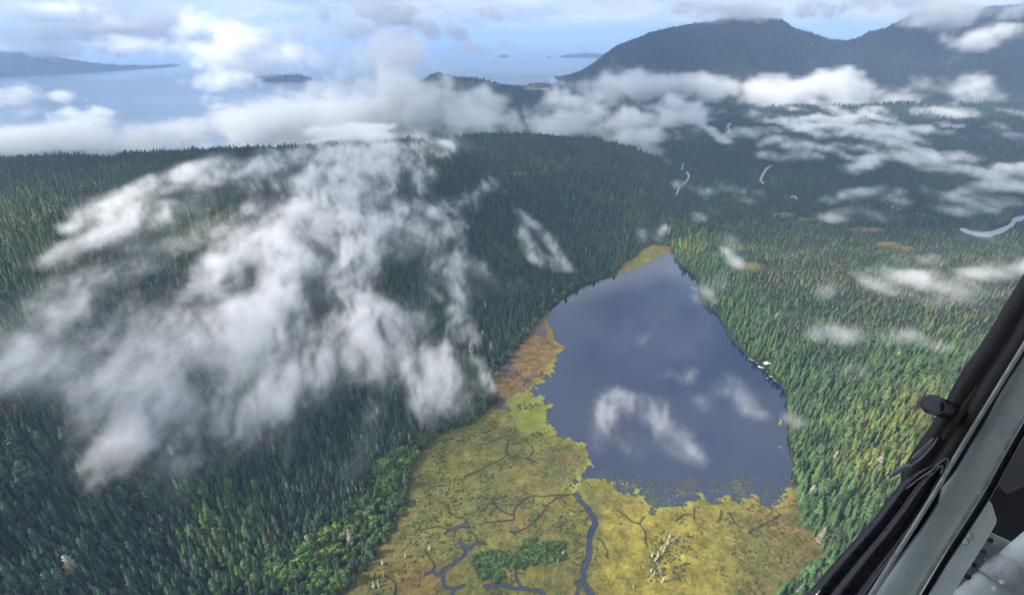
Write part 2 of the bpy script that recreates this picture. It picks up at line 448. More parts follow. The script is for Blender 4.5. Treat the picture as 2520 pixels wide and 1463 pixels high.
# marsh and lake bed in fine mesh
def marsh_patch(x0, x1, y0, y1, s):
    ax = np.arange(x0, x1 + s * .5, s); ay = np.arange(y0, y1 + s * .5, s)
    X, Y = np.meshgrid(ax, ay, indexing='ij')
    z = lake_blend(X, Y, zlook(X, Y))
    px, py, _ = proj(X, Y, np.zeros_like(X))
    wet = np.zeros(X.shape)
    for q, w in CREEKS_W:
        d = segdist(X, Y, q, False, w * 2 + 4)
        ww = w * (.30 if w > 2.2 else .20) * (1 + .9 * perlin(X / 6, Y / 6) + .5 * perlin(X / 17, Y / 17))
        dig = 1 - sstep(ww * .4, ww + .35, d)
        z = z - dig * (1.5 if w > 2.2 else .42)
        wet = np.maximum(wet, 1 - sstep(ww + .2, ww + 1.5, d))
    n1 = fbm(X / 38, Y / 38, octv=5); n2 = fbm(X / 11 + 50, Y / 11, octv=4); n3 = fbm(X / 70 + 9, Y / 70 + 30, octv=4)
    olive = np.array([.120, .118, .036]); yel = np.array([.235, .20, .036]); rust = np.array([.21, .115, .035]); moss = np.array([.095, .12, .024]); brown = np.array([.11, .085, .035]); mud = np.array([.030, .024, .022])
    c = np.empty(X.shape + (3,)); c[:] = olive
    def over(col, m):
        nonlocal c
        c = c + (col - c) * np.clip(m, 0, 1)[..., None]
    over(moss, sstep(.0, .5, n1 + .2 * n2) * .6)
    over(rust * .9, sstep(.05, .5, n3 + .35 * n2) * .5)
    over(brown, sstep(.2, .6, n2 + .3 * n1) * .5)
    ry = sstep(1440, 1500, px + 15 * n1) * (1 - sstep(1700, 1880, px)) * sstep(1230, 1260, py)
    over(yel, ry * (.75 + .4 * n2))
    over(yel, .35 * sstep(-.1, .5, n1 - n3))
    strip = (1 - sstep(1290, 1340, px)) * 0 + ((py < 1010) & (px < 1420)) * 1.0
    over(np.array([.20, .115, .045]), strip * (.65 + .5 * n2))
    over(np.array([.10, .075, .075]), strip * sstep(.05, .35, n1))
    dl = segdist(X, Y, LAKE, True, 40); inl = inpoly(X, Y, LAKE)
    fringe = np.where(inl, 0, 1 - sstep(2, 13, dl + 5 * n2))
    over(np.array([.20, .20, .030]), fringe * (.55 + .5 * n1))
    over(np.array([.30, .20, .05]), fringe * sstep(.1, .5, n3 - n2) * .7)
    over(mud, wet * .85)
    bank = sstep(1640, 1660, px) * (1 - sstep(1185, 1215, py)) + ((px > 1352) & (px < 1520) & (py < 768)) * 1.0
    over(FLOOR * 1.5, np.where(inl, 0, bank))
    ins = inpoly(X, Y, MARSH)
    dm = segdist(X, Y, MARSH, True, 30)
    over(FLOOR * 1.6, np.where(ins, 0, sstep(0, 8, dm)))
    n5 = fbm(X / 3.2, Y / 3.2, octv=3); c *= .74 * np.clip(1 + .5 * n5 + .45 * n2, .4, 1.8)[..., None]; z = z + np.where(ins & ~inl, .35 * n5 * (1 - wet), 0)
    # mats floating at the edge of the open water
    mat_ = np.where(inl, sstep(.10, .34, fbm(X / 9, Y / 9, octv=4) + .12 * n1 + .42 * (1 - sstep(0, 15, dl)) - .26), 0) * (py > 880) * (1 - sstep(12, 24, dl))
    mat_ *= np.where((px > 1760), 1.0, .9) * np.where((px > 1925) & (py < 1180), 0, 1)
    weed = np.where(inl, sstep(-.05, .15, fbm(X / 3.6, Y / 2.4, octv=4, gain=.7) + .4 * n1 + .1) * sstep(1130, 1190, py) * (px > 1470) * (1 - sstep(16, 60, dl)), 0)
    pond = inl & inpoly(px + 6 * n2, py + 6 * n1, [(1268, 975), (1300, 968), (1340, 985), (1348, 1030), (1368, 1062), (1395, 1080), (1340, 1070), (1290, 1055), (1262, 1010)])
    z = np.where(inl, z + (.10 - z) * sstep(.25, .5, mat_), z)
    z = np.where(weed > .5, np.maximum(z, .03), z)
    over(np.array([.17, .18, .035]), np.where(inl, sstep(.2, .5, mat_), 0))
    over(np.array([.03, .035, .02]), np.where(inl & (mat_ < .2), 1.0, 0))
    over(np.array([.060, .065, .040]), np.where(inl & (mat_ < .2), weed, 0))
    zone = inpoly(px + 8 * n2, py + 8 * n1, [(1245, 985), (1275, 965), (1340, 985), (1348, 1030), (1400, 1075), (1330, 1072), (1280, 1060), (1262, 1030)])
    over(np.array([.15, .17, .025]), zone * np.where(inl, 0, .8))
    return X, Y, z, c
def add_patch(x0, x1, y0, y1, s):
    X, Y, z, c = marsh_patch(x0, x1, y0, y1, s)
    o = mesh_np('marsh', np.stack([X, Y, z], -1).reshape(-1, 3), grid_faces(*X.shape), MAT['marsh_ground'], {'gcol': c.reshape(-1, 3)})
    return o
m1 = add_patch(-270, 360, 220, 600, 1.0)
tag(m1, 'yellow olive marsh laced with dark creeks at the near end of the lake', kind='structure')
m2 = add_patch(-270, 500, 600, 1180, 2.0)
tag(m2, 'rusty brown sedge strip and banks along the lake', kind='structure')
lake = mesh_np('lake', [(-262, 228, 0), (492, 228, 0), (492, 1172, 0), (-262, 1172, 0)], [(0, 1, 2, 3)], MAT['lake_water'])
tag(lake, 'dark blue lake mirroring the clouds, with its outlet channel', kind='structure')

# ------------------------------------------------------------------ sea, far land, mountains, islands
sea_r = []
ang = np.linspace(0, 2 * math.pi, 97)[:-1]; rad = np.array([0, 1500, 3000, 6000, 12000, 25000, 80000.])
V = [(0, 9000, -12.0)] + [(r * math.cos(a), r * math.sin(a), -12.0) for r in rad[1:] for a in ang]
F = [(0, 1 + i, 1 + (i + 1) % 96, 1 + (i + 1) % 96) for i in range(96)]
nx_, ny_ = np.meshgrid(np.concatenate([np.arange(-30000, 30001, 3000.), ]), np.arange(2200, 62201, 3000.), indexing='ij')
ax = np.array([-80000, -40000, -20000, -10000, -6000, -3000, 0, 3000, 6000, 10000, 20000, 40000, 80000.])
ay = np.array([2150, 4000, 7000, 11000, 20000, 40000, 80000.])
X, Y = np.meshgrid(ax, ay, indexing='ij')
sea = mesh_np('sea', np.stack([X, Y, np.full_like(X, -12.0)], -1).reshape(-1, 3), grid_faces(len(ax), len(ay)), MAT['sea_water'])
tag(sea, 'pale blue grey sea beyond the ridge', kind='structure')

fx_ = np.arange(-4400, 7601, 40.0); fy_ = np.arange(3190, 8201, 40.0)
X, Y = np.meshgrid(fx_, fy_, indexing='ij')
edge = h_base(X.clip(-2600, 3400), np.full_like(X, 3195.))
Z = edge + (14 - edge) * sstep(3190, 3900, Y)
# the low wooded hill by the estuary
hc = at_y(np.array([1065., 1110, 1170, 1230, 1262]), np.array([176., 190, 193, 208, 216]), 4000.0)
hz = np.interp(X, np.concatenate([[-950], hc[:, 0], [250]]), np.concatenate([[14], hc[:, 2], [14]]))
Z = Z + np.maximum(hz - 14 - 12, 0) * np.exp(-((Y - 4000) / 420) ** 2) * (1 + .1 * perlin(X / 150, Y / 150))
land = sstep(-260, 120, X - xcoast(Y) + 120 * perlin(X / 400, Y / 400))
hill_keep = sstep(25, 70, Z)
Z = -40 + (Z + 40) * np.maximum(land, hill_keep)
FZ = Z
gc = FLOOR[None, None] * (1.3 + .6 * fbm(X / 300, Y / 300, octv=4))[..., None]
est = at_h(np.array([1290., 1330, 1390]), np.array([205., 212, 205]), 0)
tide = np.exp(-(((X - 330) / 420) ** 2 + ((Y - 5500) / 700) ** 2)) * sstep(-.2, .3, fbm(X / 220, Y / 220, octv=4))
gc = gc + (np.array([.26, .25, .18]) - gc) * np.clip(tide * 1.4, 0, 1)[..., None]
far_land = mesh_np('terrain', np.stack([X, Y, Z], -1).reshape(-1, 3), grid_faces(len(fx_), len(fy_)), MAT['mountain_ground'], {'gcol': gc.reshape(-1, 3)})
tag(far_land, 'far wooded valley floor and estuary flats', kind='structure')

MOUNT = []      # (x grid, y grid, z) for planting
def ridge(name, label, crest, front, back, base, step, rough, green=.0, power=1.15):
    """a mountain, hill or island: a crest line read from the picture at given distances"""
    c = np.array([at_y(float(a), float(b), float(Y)) for a, b, Y in crest]); c = c[np.argsort(c[:, 0])]
    ys = np.interp(c[:, 0], c[:, 0], c[:, 1])
    gx_ = np.arange(c[0, 0] - step, c[-1, 0] + step * 1.5, step)
    y0 = c[:, 1].min() - front; y1 = c[:, 1].max() + back
    gy_ = np.arange(y0, y1 + step, step)
    X, Y = np.meshgrid(gx_, gy_, indexing='ij')
    zc = np.interp(X, c[:, 0], c[:, 2]); yc = np.interp(X, c[:, 0], c[:, 1])
    amp = np.maximum(zc - base, 0)
    yc = yc + .12 * front * perlin(X / (front * .5), Y * 0 + 3.3)
    d = Y - yc
    wd = np.where(d < 0, front, back) * (1 + .3 * perlin(X / (front * .3), Y * 0 + 8.1))
    g = np.clip(1 - np.abs(d) / wd, 0, 1) ** power
    n = fbm(X / (front * .32), Y / (front * .55), octv=5)
    rd = (1 - np.abs(n) * 1.7)
    z = base - 20 + (amp + 20) * g + amp * rough * (rd - .6) * g * (1 - g) * 2.6 + amp * .02 * fbm(X / 120, Y / 120, octv=3) * g
    c0 = np.array([.012, .024, .021]); c1 = np.array([.060, .095, .025])
    m = sstep(.1, .5, fbm(X / 500 + 7, Y / 500, octv=4)) * green * (1 - g)
    gc = c0 * (1 + .4 * fbm(X / 160, Y / 160, octv=4))[..., None]
    gc = gc + (c1 - gc) * np.clip(m, 0, 1)[..., None]
    o = mesh_np(name, np.stack([X, Y, z], -1).reshape(-1, 3), grid_faces(*X.shape), MAT['mountain_ground'], {'gcol': gc.reshape(-1, 3)})
    tag(o, label, kind='structure')
    MOUNT.append((gx_, gy_, z, base, gc))
    return o
ridge('mountain', 'dark blue wooded mountain with twin summits under cloud at the upper right',
      [(1395,196,5900),(1440,178,5850),(1470,155,5800),(1500,130,5800),(1530,110,5700),(1560,95,5700),(1640,69,5600),(1720,56,5600),(1800,45,5500),(1860,42,5500),(1925,50,5500),(1938,60,5450),(1960,72,5400),(2020,92,5300),(2060,100,5200),(2100,105,5100),(2150,85,5000),(2200,52,5000),(2250,38,4900),(2330,18,4900),(2420,22,4900),(2520,12,4900),(2700,5,4900),(2900,20,4900)],
      2000, 1500, 10, 26, .95, .5)
ridge('foothill', 'green sunlit foothills below the mountain at the right edge',
      [(1980,245,4100),(2060,196,4050),(2150,170,4000),(2230,158,3950),(2300,170,3900),(2380,150,3850),(2450,140,3800),(2520,128,3700),(2700,110,3600),(2900,110,3500)],
      1100, 800, 12, 22, .7, 1.0)
ridge('island', 'long blue island tapering to a point at the left edge of the sea',
      [(-160,128,8000),(-60,126,8000),(0,131,8000),(60,125,8000),(120,131,8100),(170,145,8300),(220,153,8500),(300,159,9000),(380,160,9600),(425,159,10200),(452,164,10300)], 1000, 700, -12, 60, .4)
ridge('island', 'small dark islet alone in the middle of the far sea', [(1224,143,15000),(1230,138.5,15000),(1240,136,15000),(1247,137.5,15000),(1253,142,15000),(1262,143.5,15000)], 300, 300, -12, 30, .3, power=.6)
ridge('island', 'low wooded island in the far sea just left of the mountain', [(1372,142,15000),(1390,137,15000),(1410,135,15000),(1438,131,15000),(1455,133,15000),(1472,133,15000),(1500,137,15000)], 500, 400, -12, 40, .3, power=.6)
ridge('island', 'tiny round islet at the tip of the low wooded island', [(1337,144.5,14600),(1345,142,14600),(1352,140.5,14600),(1360,142.5,14600),(1366,144.5,14600)], 200, 200, -12, 25, .3, power=.6)
ridge('island', 'thin dark islet half hidden by cloud over the sea', [(612,192,6700),(650,188,6700),(690,186.5,6700),(710,185,6700),(735,184.5,6700),(755,189,6700)], 250, 200, -12, 25, .3, power=.6)

# rivers and gravel bars of the valley
RIVERS_D = [
 ([(1900,408),(1886,417),(1877,430),(1872,444),(1880,452)], 9),
 ([(1682,400),(1677,420)], 5), ([(1689,422),(1695,434),(1690,446),(1680,456)], 6), ([(1674,460),(1668,470),(1665,481)], 6),
 ([(1798,304),(1791,312),(1796,322),(1789,330)], 9), ([(1764,338),(1764,350)], 4),
 ([(1945,486),(1962,490)], 13), ([(1908,477),(1925,478)], 3), ([(2108,469),(2112,473)], 7), ([(2176,500),(2184,501)], 5),
 ([(2192,507),(2225,519),(2262,527),(2290,534),(2312,543)], 6), ([(2362,563),(2400,575),(2432,576),(2466,566),(2490,552),(2500,540),(2540,535),(2580,540)], 16),
]
for k, (pts, w) in enumerate(RIVERS_D):
    q = smooth_line(np.array(pts, float), 5)
    n_ = np.gradient(q, axis=0); n_ = np.stack([-n_[:, 1], n_[:, 0]], -1); n_ /= np.linalg.norm(n_, axis=1)[:, None] + 1e-9
    ww = w * .36 * (1 + .5 * perlin(np.arange(len(q)) * .6, np.full(len(q), k * 3.7)))
    ww[0] *= .45; ww[-1] *= .45
    L_, R_ = q + n_ * ww[:, None], q - n_ * ww[:, None]
    ring = []
    for e in (L_, R_):
        w_ = at_h(e[:, 0], e[:, 1], 9.0)
        for _ in range(3):
            w_ = at_h(e[:, 0], e[:, 1], zlook(w_[:, 0], w_[:, 1]) + 1.2)
        ring.append(w_)
    a, b = ring; zc = np.maximum(a[:, 2], b[:, 2]); a[:, 2] = zc; b[:, 2] = zc
    m = len(q); V = np.vstack([a, b]); F = [(i, i + 1, m + i + 1, m + i) for i in range(m - 1)]
    o = mesh_np('river', V, F, MAT['river_water'])
    tag(o, 'pale silty reach of the river in the wooded valley', kind='structure')
def river_mask(px, py):
    d = np.full(np.shape(px), 1e9)
    for pts, w in RIVERS_D:
        d = np.minimum(d, segdist(px, (py), smooth_line(np.array(pts, float), 3)) - w * .75)
    return d

# ------------------------------------------------------------------ trees
def conifer(seed, nw=15, nb=8, rad=.15, taper=.85, low=.10, gap=0.0):
    r = np.random.default_rng(seed); V = []; F = []; Sh = []
    for k in range(nw):
        t = low + (1 - low) * ((k + r.uniform(-.3, .3)) / nw) ** .92
        rr = rad * (1 - t) ** taper * r.uniform(.8, 1.18) + .006
        a0 = r.uniform(0, 6.28)
        for b in range(nb):
            if r.random() < gap: continue
            a = a0 + 6.283 * b / nb + r.uniform(-.25, .25)
            l = rr * r.uniform(.65, 1.2); wd = l * r.uniform(.38, .6)
            ca, sa = math.cos(a), math.sin(a); z0 = t + r.uniform(-.015, .02) + l * .25
            dr = l * r.uniform(.35, .75)
            i = len(V); s = r.uniform(.75, 1.3)
            V += [(0, 0, z0 + .01), (l * .55 * ca - wd * sa, l * .55 * sa + wd * ca, z0 - dr * .55), (l * ca, l * sa, z0 - dr), (l * .55 * ca + wd * sa, l * .55 * sa - wd * ca, z0 - dr * .55), (l * .5 * ca, l * .5 * sa, z0 - dr * .2)]
            F += [(i, i + 4, i + 1), (i + 1, i + 4, i + 2), (i + 2, i + 4, i + 3), (i + 3, i + 4, i)]
            Sh += [s * .95, s, s * 1.1, s, s]
    i = len(V); V += [(.012, 0, .9), (-.012, .01, .9), (0, -.012, .9), (0, 0, 1.0)]; F += [(i, i + 1, i + 3), (i + 1, i + 2, i + 3), (i + 2, i, i + 3)]; Sh += [1, 1, 1, 1.1]
    return np.array(V), np.array(F), np.array(Sh)
def conifer_far(seed, rad=.17):
    r = np.random.default_rng(seed); V = []; F = []; Sh = []
    for k in range(4):
        z1 = .38 + .62 * k / 3; z0 = max(.06, z1 - .42); rr = rad * (1 - z0) ** .8 * r.uniform(.85, 1.15); i = len(V)
        V.append((0, 0, z1)); Sh.append(1.0); a0 = r.uniform(0, 6)
        for b in range(8):
            q = rr * (r.uniform(.95, 1.25) if b % 2 else r.uniform(.5, .75)); a = a0 + .785 * b
            V.append((q * math.cos(a), q * math.sin(a), z0 + r.uniform(-.05, .05))); Sh.append(r.uniform(.75, 1.25))
        F += [(i, i + 1 + b, i + 1 + (b + 1) % 8) for b in range(8)]
    return np.array(V), np.array(F), np.array(Sh)
def leafy(seed, n=150, rx=.42, rz=.40, zc=.55, leaf=.15, core=True):
    """rounded broadleaf crown or bush: leaf clumps through a lumpy volume"""
    r = np.random.default_rng(seed); V = []; F = []; Sh = []
    lob = [(r.uniform(-.5, .5) * rx, r.uniform(-.5, .5) * rx, zc + r.uniform(-.35, .55) * rz, r.uniform(.45, .75)) for _ in range(7)]
    for k in range(n):
        lx, ly, lz, ls = lob[k % 7]
        d = r.normal(size=3); d /= np.linalg.norm(d); q = r.uniform(.6, 1.05) ** .6 * ls
        c = np.array([lx + d[0] * rx * q, ly + d[1] * rx * q, max(.03, lz + d[2] * rz * q)])
        nrm = d + r.normal(size=3) * .55 + np.array([0, 0, .3]); nrm /= np.linalg.norm(nrm)
        a = np.cross(nrm, r.normal(size=3)); a /= np.linalg.norm(a) + 1e-9; b = np.cross(nrm, a)
        s = leaf * r.uniform(.6, 1.25); i = len(V); sh = r.uniform(.7, 1.3)
        V += [c + a * s, c + b * s * .8, c - a * s, c - b * s * .8]; F += [(i, i + 1, i + 2), (i, i + 2, i + 3)]; Sh += [sh] * 4
    return np.array(V), np.array(F), np.array(Sh)
def trunk(h=.9, r0=.016, n=5):
    V = []; F = []
    for z, q in ((-.06, r0 * 1.3), (h * .5, r0 * .65), (h, r0 * .12)):
        V += [(q * math.cos(6.283 * k / n), q * math.sin(6.283 * k / n), z) for k in range(n)]
    for l in range(2):
        for k in range(n):
            a, b, c, d = l * n + k, l * n + (k + 1) % n, (l + 1) * n + (k + 1) % n, (l + 1) * n + k
            F += [(a, b, c), (a, c, d)]
    return np.array(V), np.array(F)
def snag(seed, dens=1.0):
    """dead grey tree: leaning bare trunk with short broken branches"""
    r = np.random.default_rng(seed); V = []; F = []
    for k in range(int(46 * dens)):
        t = r.uniform(.2, .98); l = .11 * (1 - t) ** .7 * r.uniform(.4, 1.2) + .02; a = r.uniform(0, 6.28); ca, sa = math.cos(a), math.sin(a); w = .012; i = len(V)
        V += [(-sa * w, ca * w, t), (sa * w, -ca * w, t), (l * ca, l * sa, t - l * r.uniform(-.2, .7)), (l * .4 * ca, l * .4 * sa, t + .03)]
        F += [(i, i + 1, i + 2), (i, i + 2, i + 3), (i + 1, i + 3, i + 2)]
    return np.array(V), np.array(F), np.ones(len(V))

proto_col = {}
def proto(coll, name, V, F, Sh):
    o = mesh_np(name, V, F, MAT['foliage'], {'shade': Sh}, smooth=False, link=False)
    if coll not in proto_col: proto_col[coll] = bpy.data.collections.new(coll)
    proto_col[coll].objects.link(o)
    return o
def with_trunk(c):
    V, F, Sh = c; tv, tf = trunk()
    return np.vstack([V, tv]), np.vstack([F, tf + len(V)]), np.concatenate([Sh, np.full(len(tv), .55)])
CONIF = [conifer(1), conifer(2, 16, 8, .13), conifer(3, 14, 7, .17), conifer(4, 15, 7, .12, .7), conifer(5, 13, 8, .155, .95),
         conifer(6, 10, 8, .19, .55, .12, .18), conifer(7, 12, 7, .16, .45, .2, .22), conifer(8, 17, 7, .10, .6, .05, .12), conifer(9, 11, 9, .21, .8, .08, .1)]
for k, c in enumerate(CONIF): proto('near_conifers', f'a{k}', *with_trunk(c))
for k in range(4): proto('far_conifers', f'a{k}', *conifer_far(20 + k, (.17, .15, .19, .16)[k]))
LEAFY = [leafy(30 + k, 300, .42, .42, .55, .095) for k in range(3)]
for k, c in enumerate(LEAFY): proto('broadleaf', f'a{k}', *with_trunk(c))
BUSH = [leafy(40 + k, 110, .5, .38, .36, .13) for k in range(3)]
for k, c in enumerate(BUSH): proto('bushes', f'a{k}', *c)
SNAG = [snag(50), snag(51, .7), snag(52, 1.4)]

def scatter(name, label, P, scl, rot, col, idx, coll):
    """one stuff object that sets copies of a few small meshes on many points"""
    me = bpy.data.meshes.new(name); n = len(P)
    me.vertices.add(n); me.vertices.foreach_set('co', np.asarray(P, np.float32).ravel())
    for nm, typ, a, key in (('scl', 'FLOAT_VECTOR', scl, 'vector'), ('rot', 'FLOAT_VECTOR', rot, 'vector'), ('col', 'FLOAT_VECTOR', col, 'vector')):
        at = me.attributes.new(nm, typ, 'POINT'); at.data.foreach_set(key, np.asarray(a, np.float32).ravel())
    at = me.attributes.new('idx', 'INT', 'POINT'); at.data.foreach_set('value', np.asarray(idx, np.int32))
    o = bpy.data.objects.new(name, me); COL.objects.link(o)
    ng = bpy.data.node_groups.new(name, 'GeometryNodeTree')
    ng.interface.new_socket('Geometry', in_out='INPUT', socket_type='NodeSocketGeometry'); ng.interface.new_socket('Geometry', in_out='OUTPUT', socket_type='NodeSocketGeometry')
    N, L = ng.nodes, ng.links
    gi, go = N.new('NodeGroupInput'), N.new('NodeGroupOutput')
    ci = N.new('GeometryNodeCollectionInfo'); ci.inputs['Collection'].default_value = proto_col[coll]; ci.inputs['Separate Children'].default_value = True; ci.inputs['Reset Children'].default_value = True
    ip = N.new('GeometryNodeInstanceOnPoints'); ip.inputs['Pick Instance'].default_value = True
    def na(nm, t):
        q = N.new('GeometryNodeInputNamedAttribute'); q.data_type = t; q.inputs[0].default_value = nm; return q.outputs[0]
    L.new(gi.outputs[0], ip.inputs['Points']); L.new(ci.outputs[0], ip.inputs['Instance']); L.new(na('idx', 'INT'), ip.inputs['Instance Index'])
    e2r = N.new('FunctionNodeEulerToRotation'); L.new(na('rot', 'FLOAT_VECTOR'), e2r.inputs[0]); L.new(e2r.outputs[0], ip.inputs['Rotation'])
    L.new(na('scl', 'FLOAT_VECTOR'), ip.inputs['Scale']); L.new(ip.outputs[0], go.inputs[0])
    o.modifiers.new('scatter', 'NODES').node_group = ng
    tag(o, label, kind='stuff')
    return o

ALDER_D = [(470,1500),(560,1440),(700,1390),(800,1290),(880,1200),(930,1130),(1010,1085),(1100,1050),(1060,1100),(1020,1200),(1000,1290),(960,1350),(880,1430),(830,1500)]
def jgrid(x0, x1, y0, y1, s):
    a, b = np.meshgrid(np.arange(x0, x1, s), np.arange(y0, y1, s), indexing='ij')
    a = a + rng.uniform(-.46, .46, a.shape) * s; b = b + rng.uniform(-.46, .46, b.shape) * s
    return a.ravel(), b.ravel()
def plant(x0, x1, y0, y1, s, dmin, dmax):
    x, y = jgrid(x0, x1, y0, y1, s)
    z = zlook(x, y); px, py, dep = proj(x, y, z)
    k = (px > -200) & (px < 2720) & (py > 60) & (py < 1620) & (dep >= dmin) & (dep < dmax) & (z > -8)
    x, y, z, px, py, dep = [a[k] for a in (x, y, z, px, py, dep)]
    k = ~inpoly(x, y, MARSH) & (bog_mask(px, py) + .25 * perlin(x / 25, y / 25) < rng.uniform(-.05, .35, len(x)))
    if dmax > 900: k &= river_mask(px, py) > 0
    k &= np.hypot((px - 1886) / 16, (py - 897) / 12) > 1
    x, y, z, px, py, dep = [a[k] for a in (x, y, z, px, py, dep)]
    n = len(x)
    n1 = fbm(x / 120, y / 120, octv=4); n2 = fbm(x / 45 + 31, y / 45, octv=3); n3 = fbm(x / 300 + 5, y / 300 + 8, octv=3)
    teal = np.array([.024, .050, .026]); mid = np.array([.046, .078, .022]); olive = np.array([.070, .095, .022]); alder = np.array([.060, .100, .022]); drab = np.array([.080, .088, .040]); blue = np.array([.020, .042, .032])
    c = np.tile(teal, (n, 1)); kind = np.zeros(n, int)            # 0 conifer, 1 broadleaf
    def over(colr, m): 
        nonlocal c
        c = c + (colr - c) * np.clip(m, 0, 1)[:, None]
    over(mid, sstep(.0, .5, n1 + .4 * n2) * .9)
    left = 1 - sstep(1450, 1650, px)
    over(olive, left * np.exp(-(((px - 40) / 230) ** 2 + ((py - 560) / 90) ** 2)) * (.7 + n2))  # sunny patch on the far-left slope, put into the tree colour
    over(olive, left * np.exp(-(((px - 520) / 90) ** 2 + ((py - 600) / 60) ** 2)))  # small sunlit spot painted in the foliage colour
    rightlow = sstep(1600, 1720, px) * sstep(560, 600, py)
    over(np.array([.045, .085, .028]), rightlow * .8)
    val = sstep(1760, 1850, px - np.maximum(py - 640, 0) * .75) * sstep(540, 580, py) * (1 - sstep(760, 900, py))
    over(drab, val * sstep(-.45, .25, n1 + .5 * n2) * .85)
    over(np.array([.165, .165, .028]), np.exp(-(((px - 2240) / 150) ** 2 + ((py - 1090) / 110) ** 2)) * .8 * (.75 + n2))  # sunlight on the right bank painted as lighter, yellower foliage
    over(np.array([.100, .125, .025]), np.exp(-(((px - 1690) / 45) ** 2 + ((py - 610) / 30) ** 2)))  # lit spot near the lake's far tip, coloured into the trees
    over(np.array([.085, .115, .025]), np.exp(-(((px - 2350) / 130) ** 2 + ((py - 800) / 90) ** 2)) * .7 * (.6 + n2))  # sunlit stretch of the right valley, tinted into the trees
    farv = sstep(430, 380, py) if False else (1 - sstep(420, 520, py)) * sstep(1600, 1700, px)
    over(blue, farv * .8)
    dmar = segdist(x, y, MARSH, True, 130)
    al = (inpoly(px, py, ALDER_D) & (rng.random(n) < .62 + .5 * n2)) | ((dmar < 16 + 14 * n2) & (px < 1650) & (px > 900) & (rng.random(n) < .5))
    kind[al] = 1
    kind[(n2 > .48) & (rng.random(n) < .3) & (dep < 1400)] = 1
    c[al] = alder * (1 + .35 * n2[al])[:, None]
    c *= rng.uniform(.55, 1.6, n)[:, None]
    c *= 1 + rng.normal(0, .10, (n, 3))
    h = 14.8 * np.clip(rng.lognormal(-.03, .27, n), .4, 1.75) * (1 + .5 * n2)
    h = np.where(val > .5, h * .70, h)
    h = np.where(py < 460, h * .9, h)
    h = np.where(kind == 1, h * .50, h)
    w = h * rng.uniform(.88, 1.45, n) * np.where(val > .5, .8, 1.0)
    w = np.where(kind == 1, h * rng.uniform(.95, 1.3, n), w)
    dead = (rng.random(n) < (.008 + .012 * val) * (1 - .85 * sstep(700, 1300, dep))) & (kind == 0)
    thin = (rng.random(n) < val * .35) | (rng.random(n) < .7 * sstep(-.30, -.55, n2) if False else rng.random(n) < .65 * (1 - sstep(-.60, -.30, n2)))
    thin |= segdist(px, py, [(1578, 612), (1598, 575), (1618, 535), (1642, 495), (1662, 455), (1690, 420)]) < 9 + 2 * n2
    c[dead] = np.array([.20, .185, .135]) * rng.uniform(.6, 1.2, (dead.sum(), 1))
    red = dead & (rng.random(n) < .08); c[red] = np.array([.16, .08, .04])
    ok = ~thin
    return [a[ok] for a in (x, y, z - .4, px, py, dep, c, kind, h, w)]
sets = []
sets.append(plant(-700, 700, 180, 900, 4.3, 0, 700))
sets.append(plant(-1400, 1500, 300, 1500, 5.2, 700, 1200))
sets.append(plant(-2300, 2600, 800, 2500, 7.4, 1200, 2000))
sets.append(plant(-2600, 3400, 1500, 3190, 13.0, 2000, 4000))
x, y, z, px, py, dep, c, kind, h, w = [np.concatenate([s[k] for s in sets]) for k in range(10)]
h = np.where(dep > 2000, h * 1.15, h); w = np.where(dep > 2000, w * 1.7, w)
# the three hundred conifers that show largest, and as many broadleaf trees as show clearly, are single objects
vis = (px > 5) & (px < 2515) & (py - FD * h * .7 / dep < 1440) & (py < 1500)
hid = inpoly(px, py, [(2520, 690), (2300, 1000), (2190, 1230), (1990, 1463), (2100, 1700), (2700, 1700), (2700, 500)])
vis &= ~hid
size = h / dep
oneC = np.where(vis & (kind == 0))[0]; oneC = oneC[np.argsort(-size[oneC])][:300]
oneB = np.where(vis & (kind == 1))[0]; oneB = oneB[np.argsort(-size[oneB])][:300]
single = np.zeros(len(x), bool); single[oneC] = True; single[oneB] = True
P = np.stack([x, y, z], -1)
def rots(n, lean=.05): return np.stack([rng.normal(0, lean, n), rng.normal(0, lean, n), rng.uniform(0, 6.28, n)], -1)
k = ~single & (kind == 0) & (dep < 1250)
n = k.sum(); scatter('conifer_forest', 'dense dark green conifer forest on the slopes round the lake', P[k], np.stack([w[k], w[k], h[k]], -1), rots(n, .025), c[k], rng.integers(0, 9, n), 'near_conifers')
k = ~single & (kind == 0) & (dep >= 1250)
n = k.sum(); scatter('far_forest', 'far conifer forest on the ridge and valley floor', P[k], np.stack([w[k], w[k], h[k]], -1), rots(n, .02), c[k], rng.integers(0, 4, n), 'far_conifers')
k = ~single & (kind == 1)
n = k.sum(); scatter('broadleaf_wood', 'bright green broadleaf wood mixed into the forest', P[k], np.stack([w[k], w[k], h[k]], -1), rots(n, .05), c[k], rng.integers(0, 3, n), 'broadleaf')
print('TREES', len(x), 'near', (dep < 1250).sum(), 'broadleaf', (kind == 1).sum())
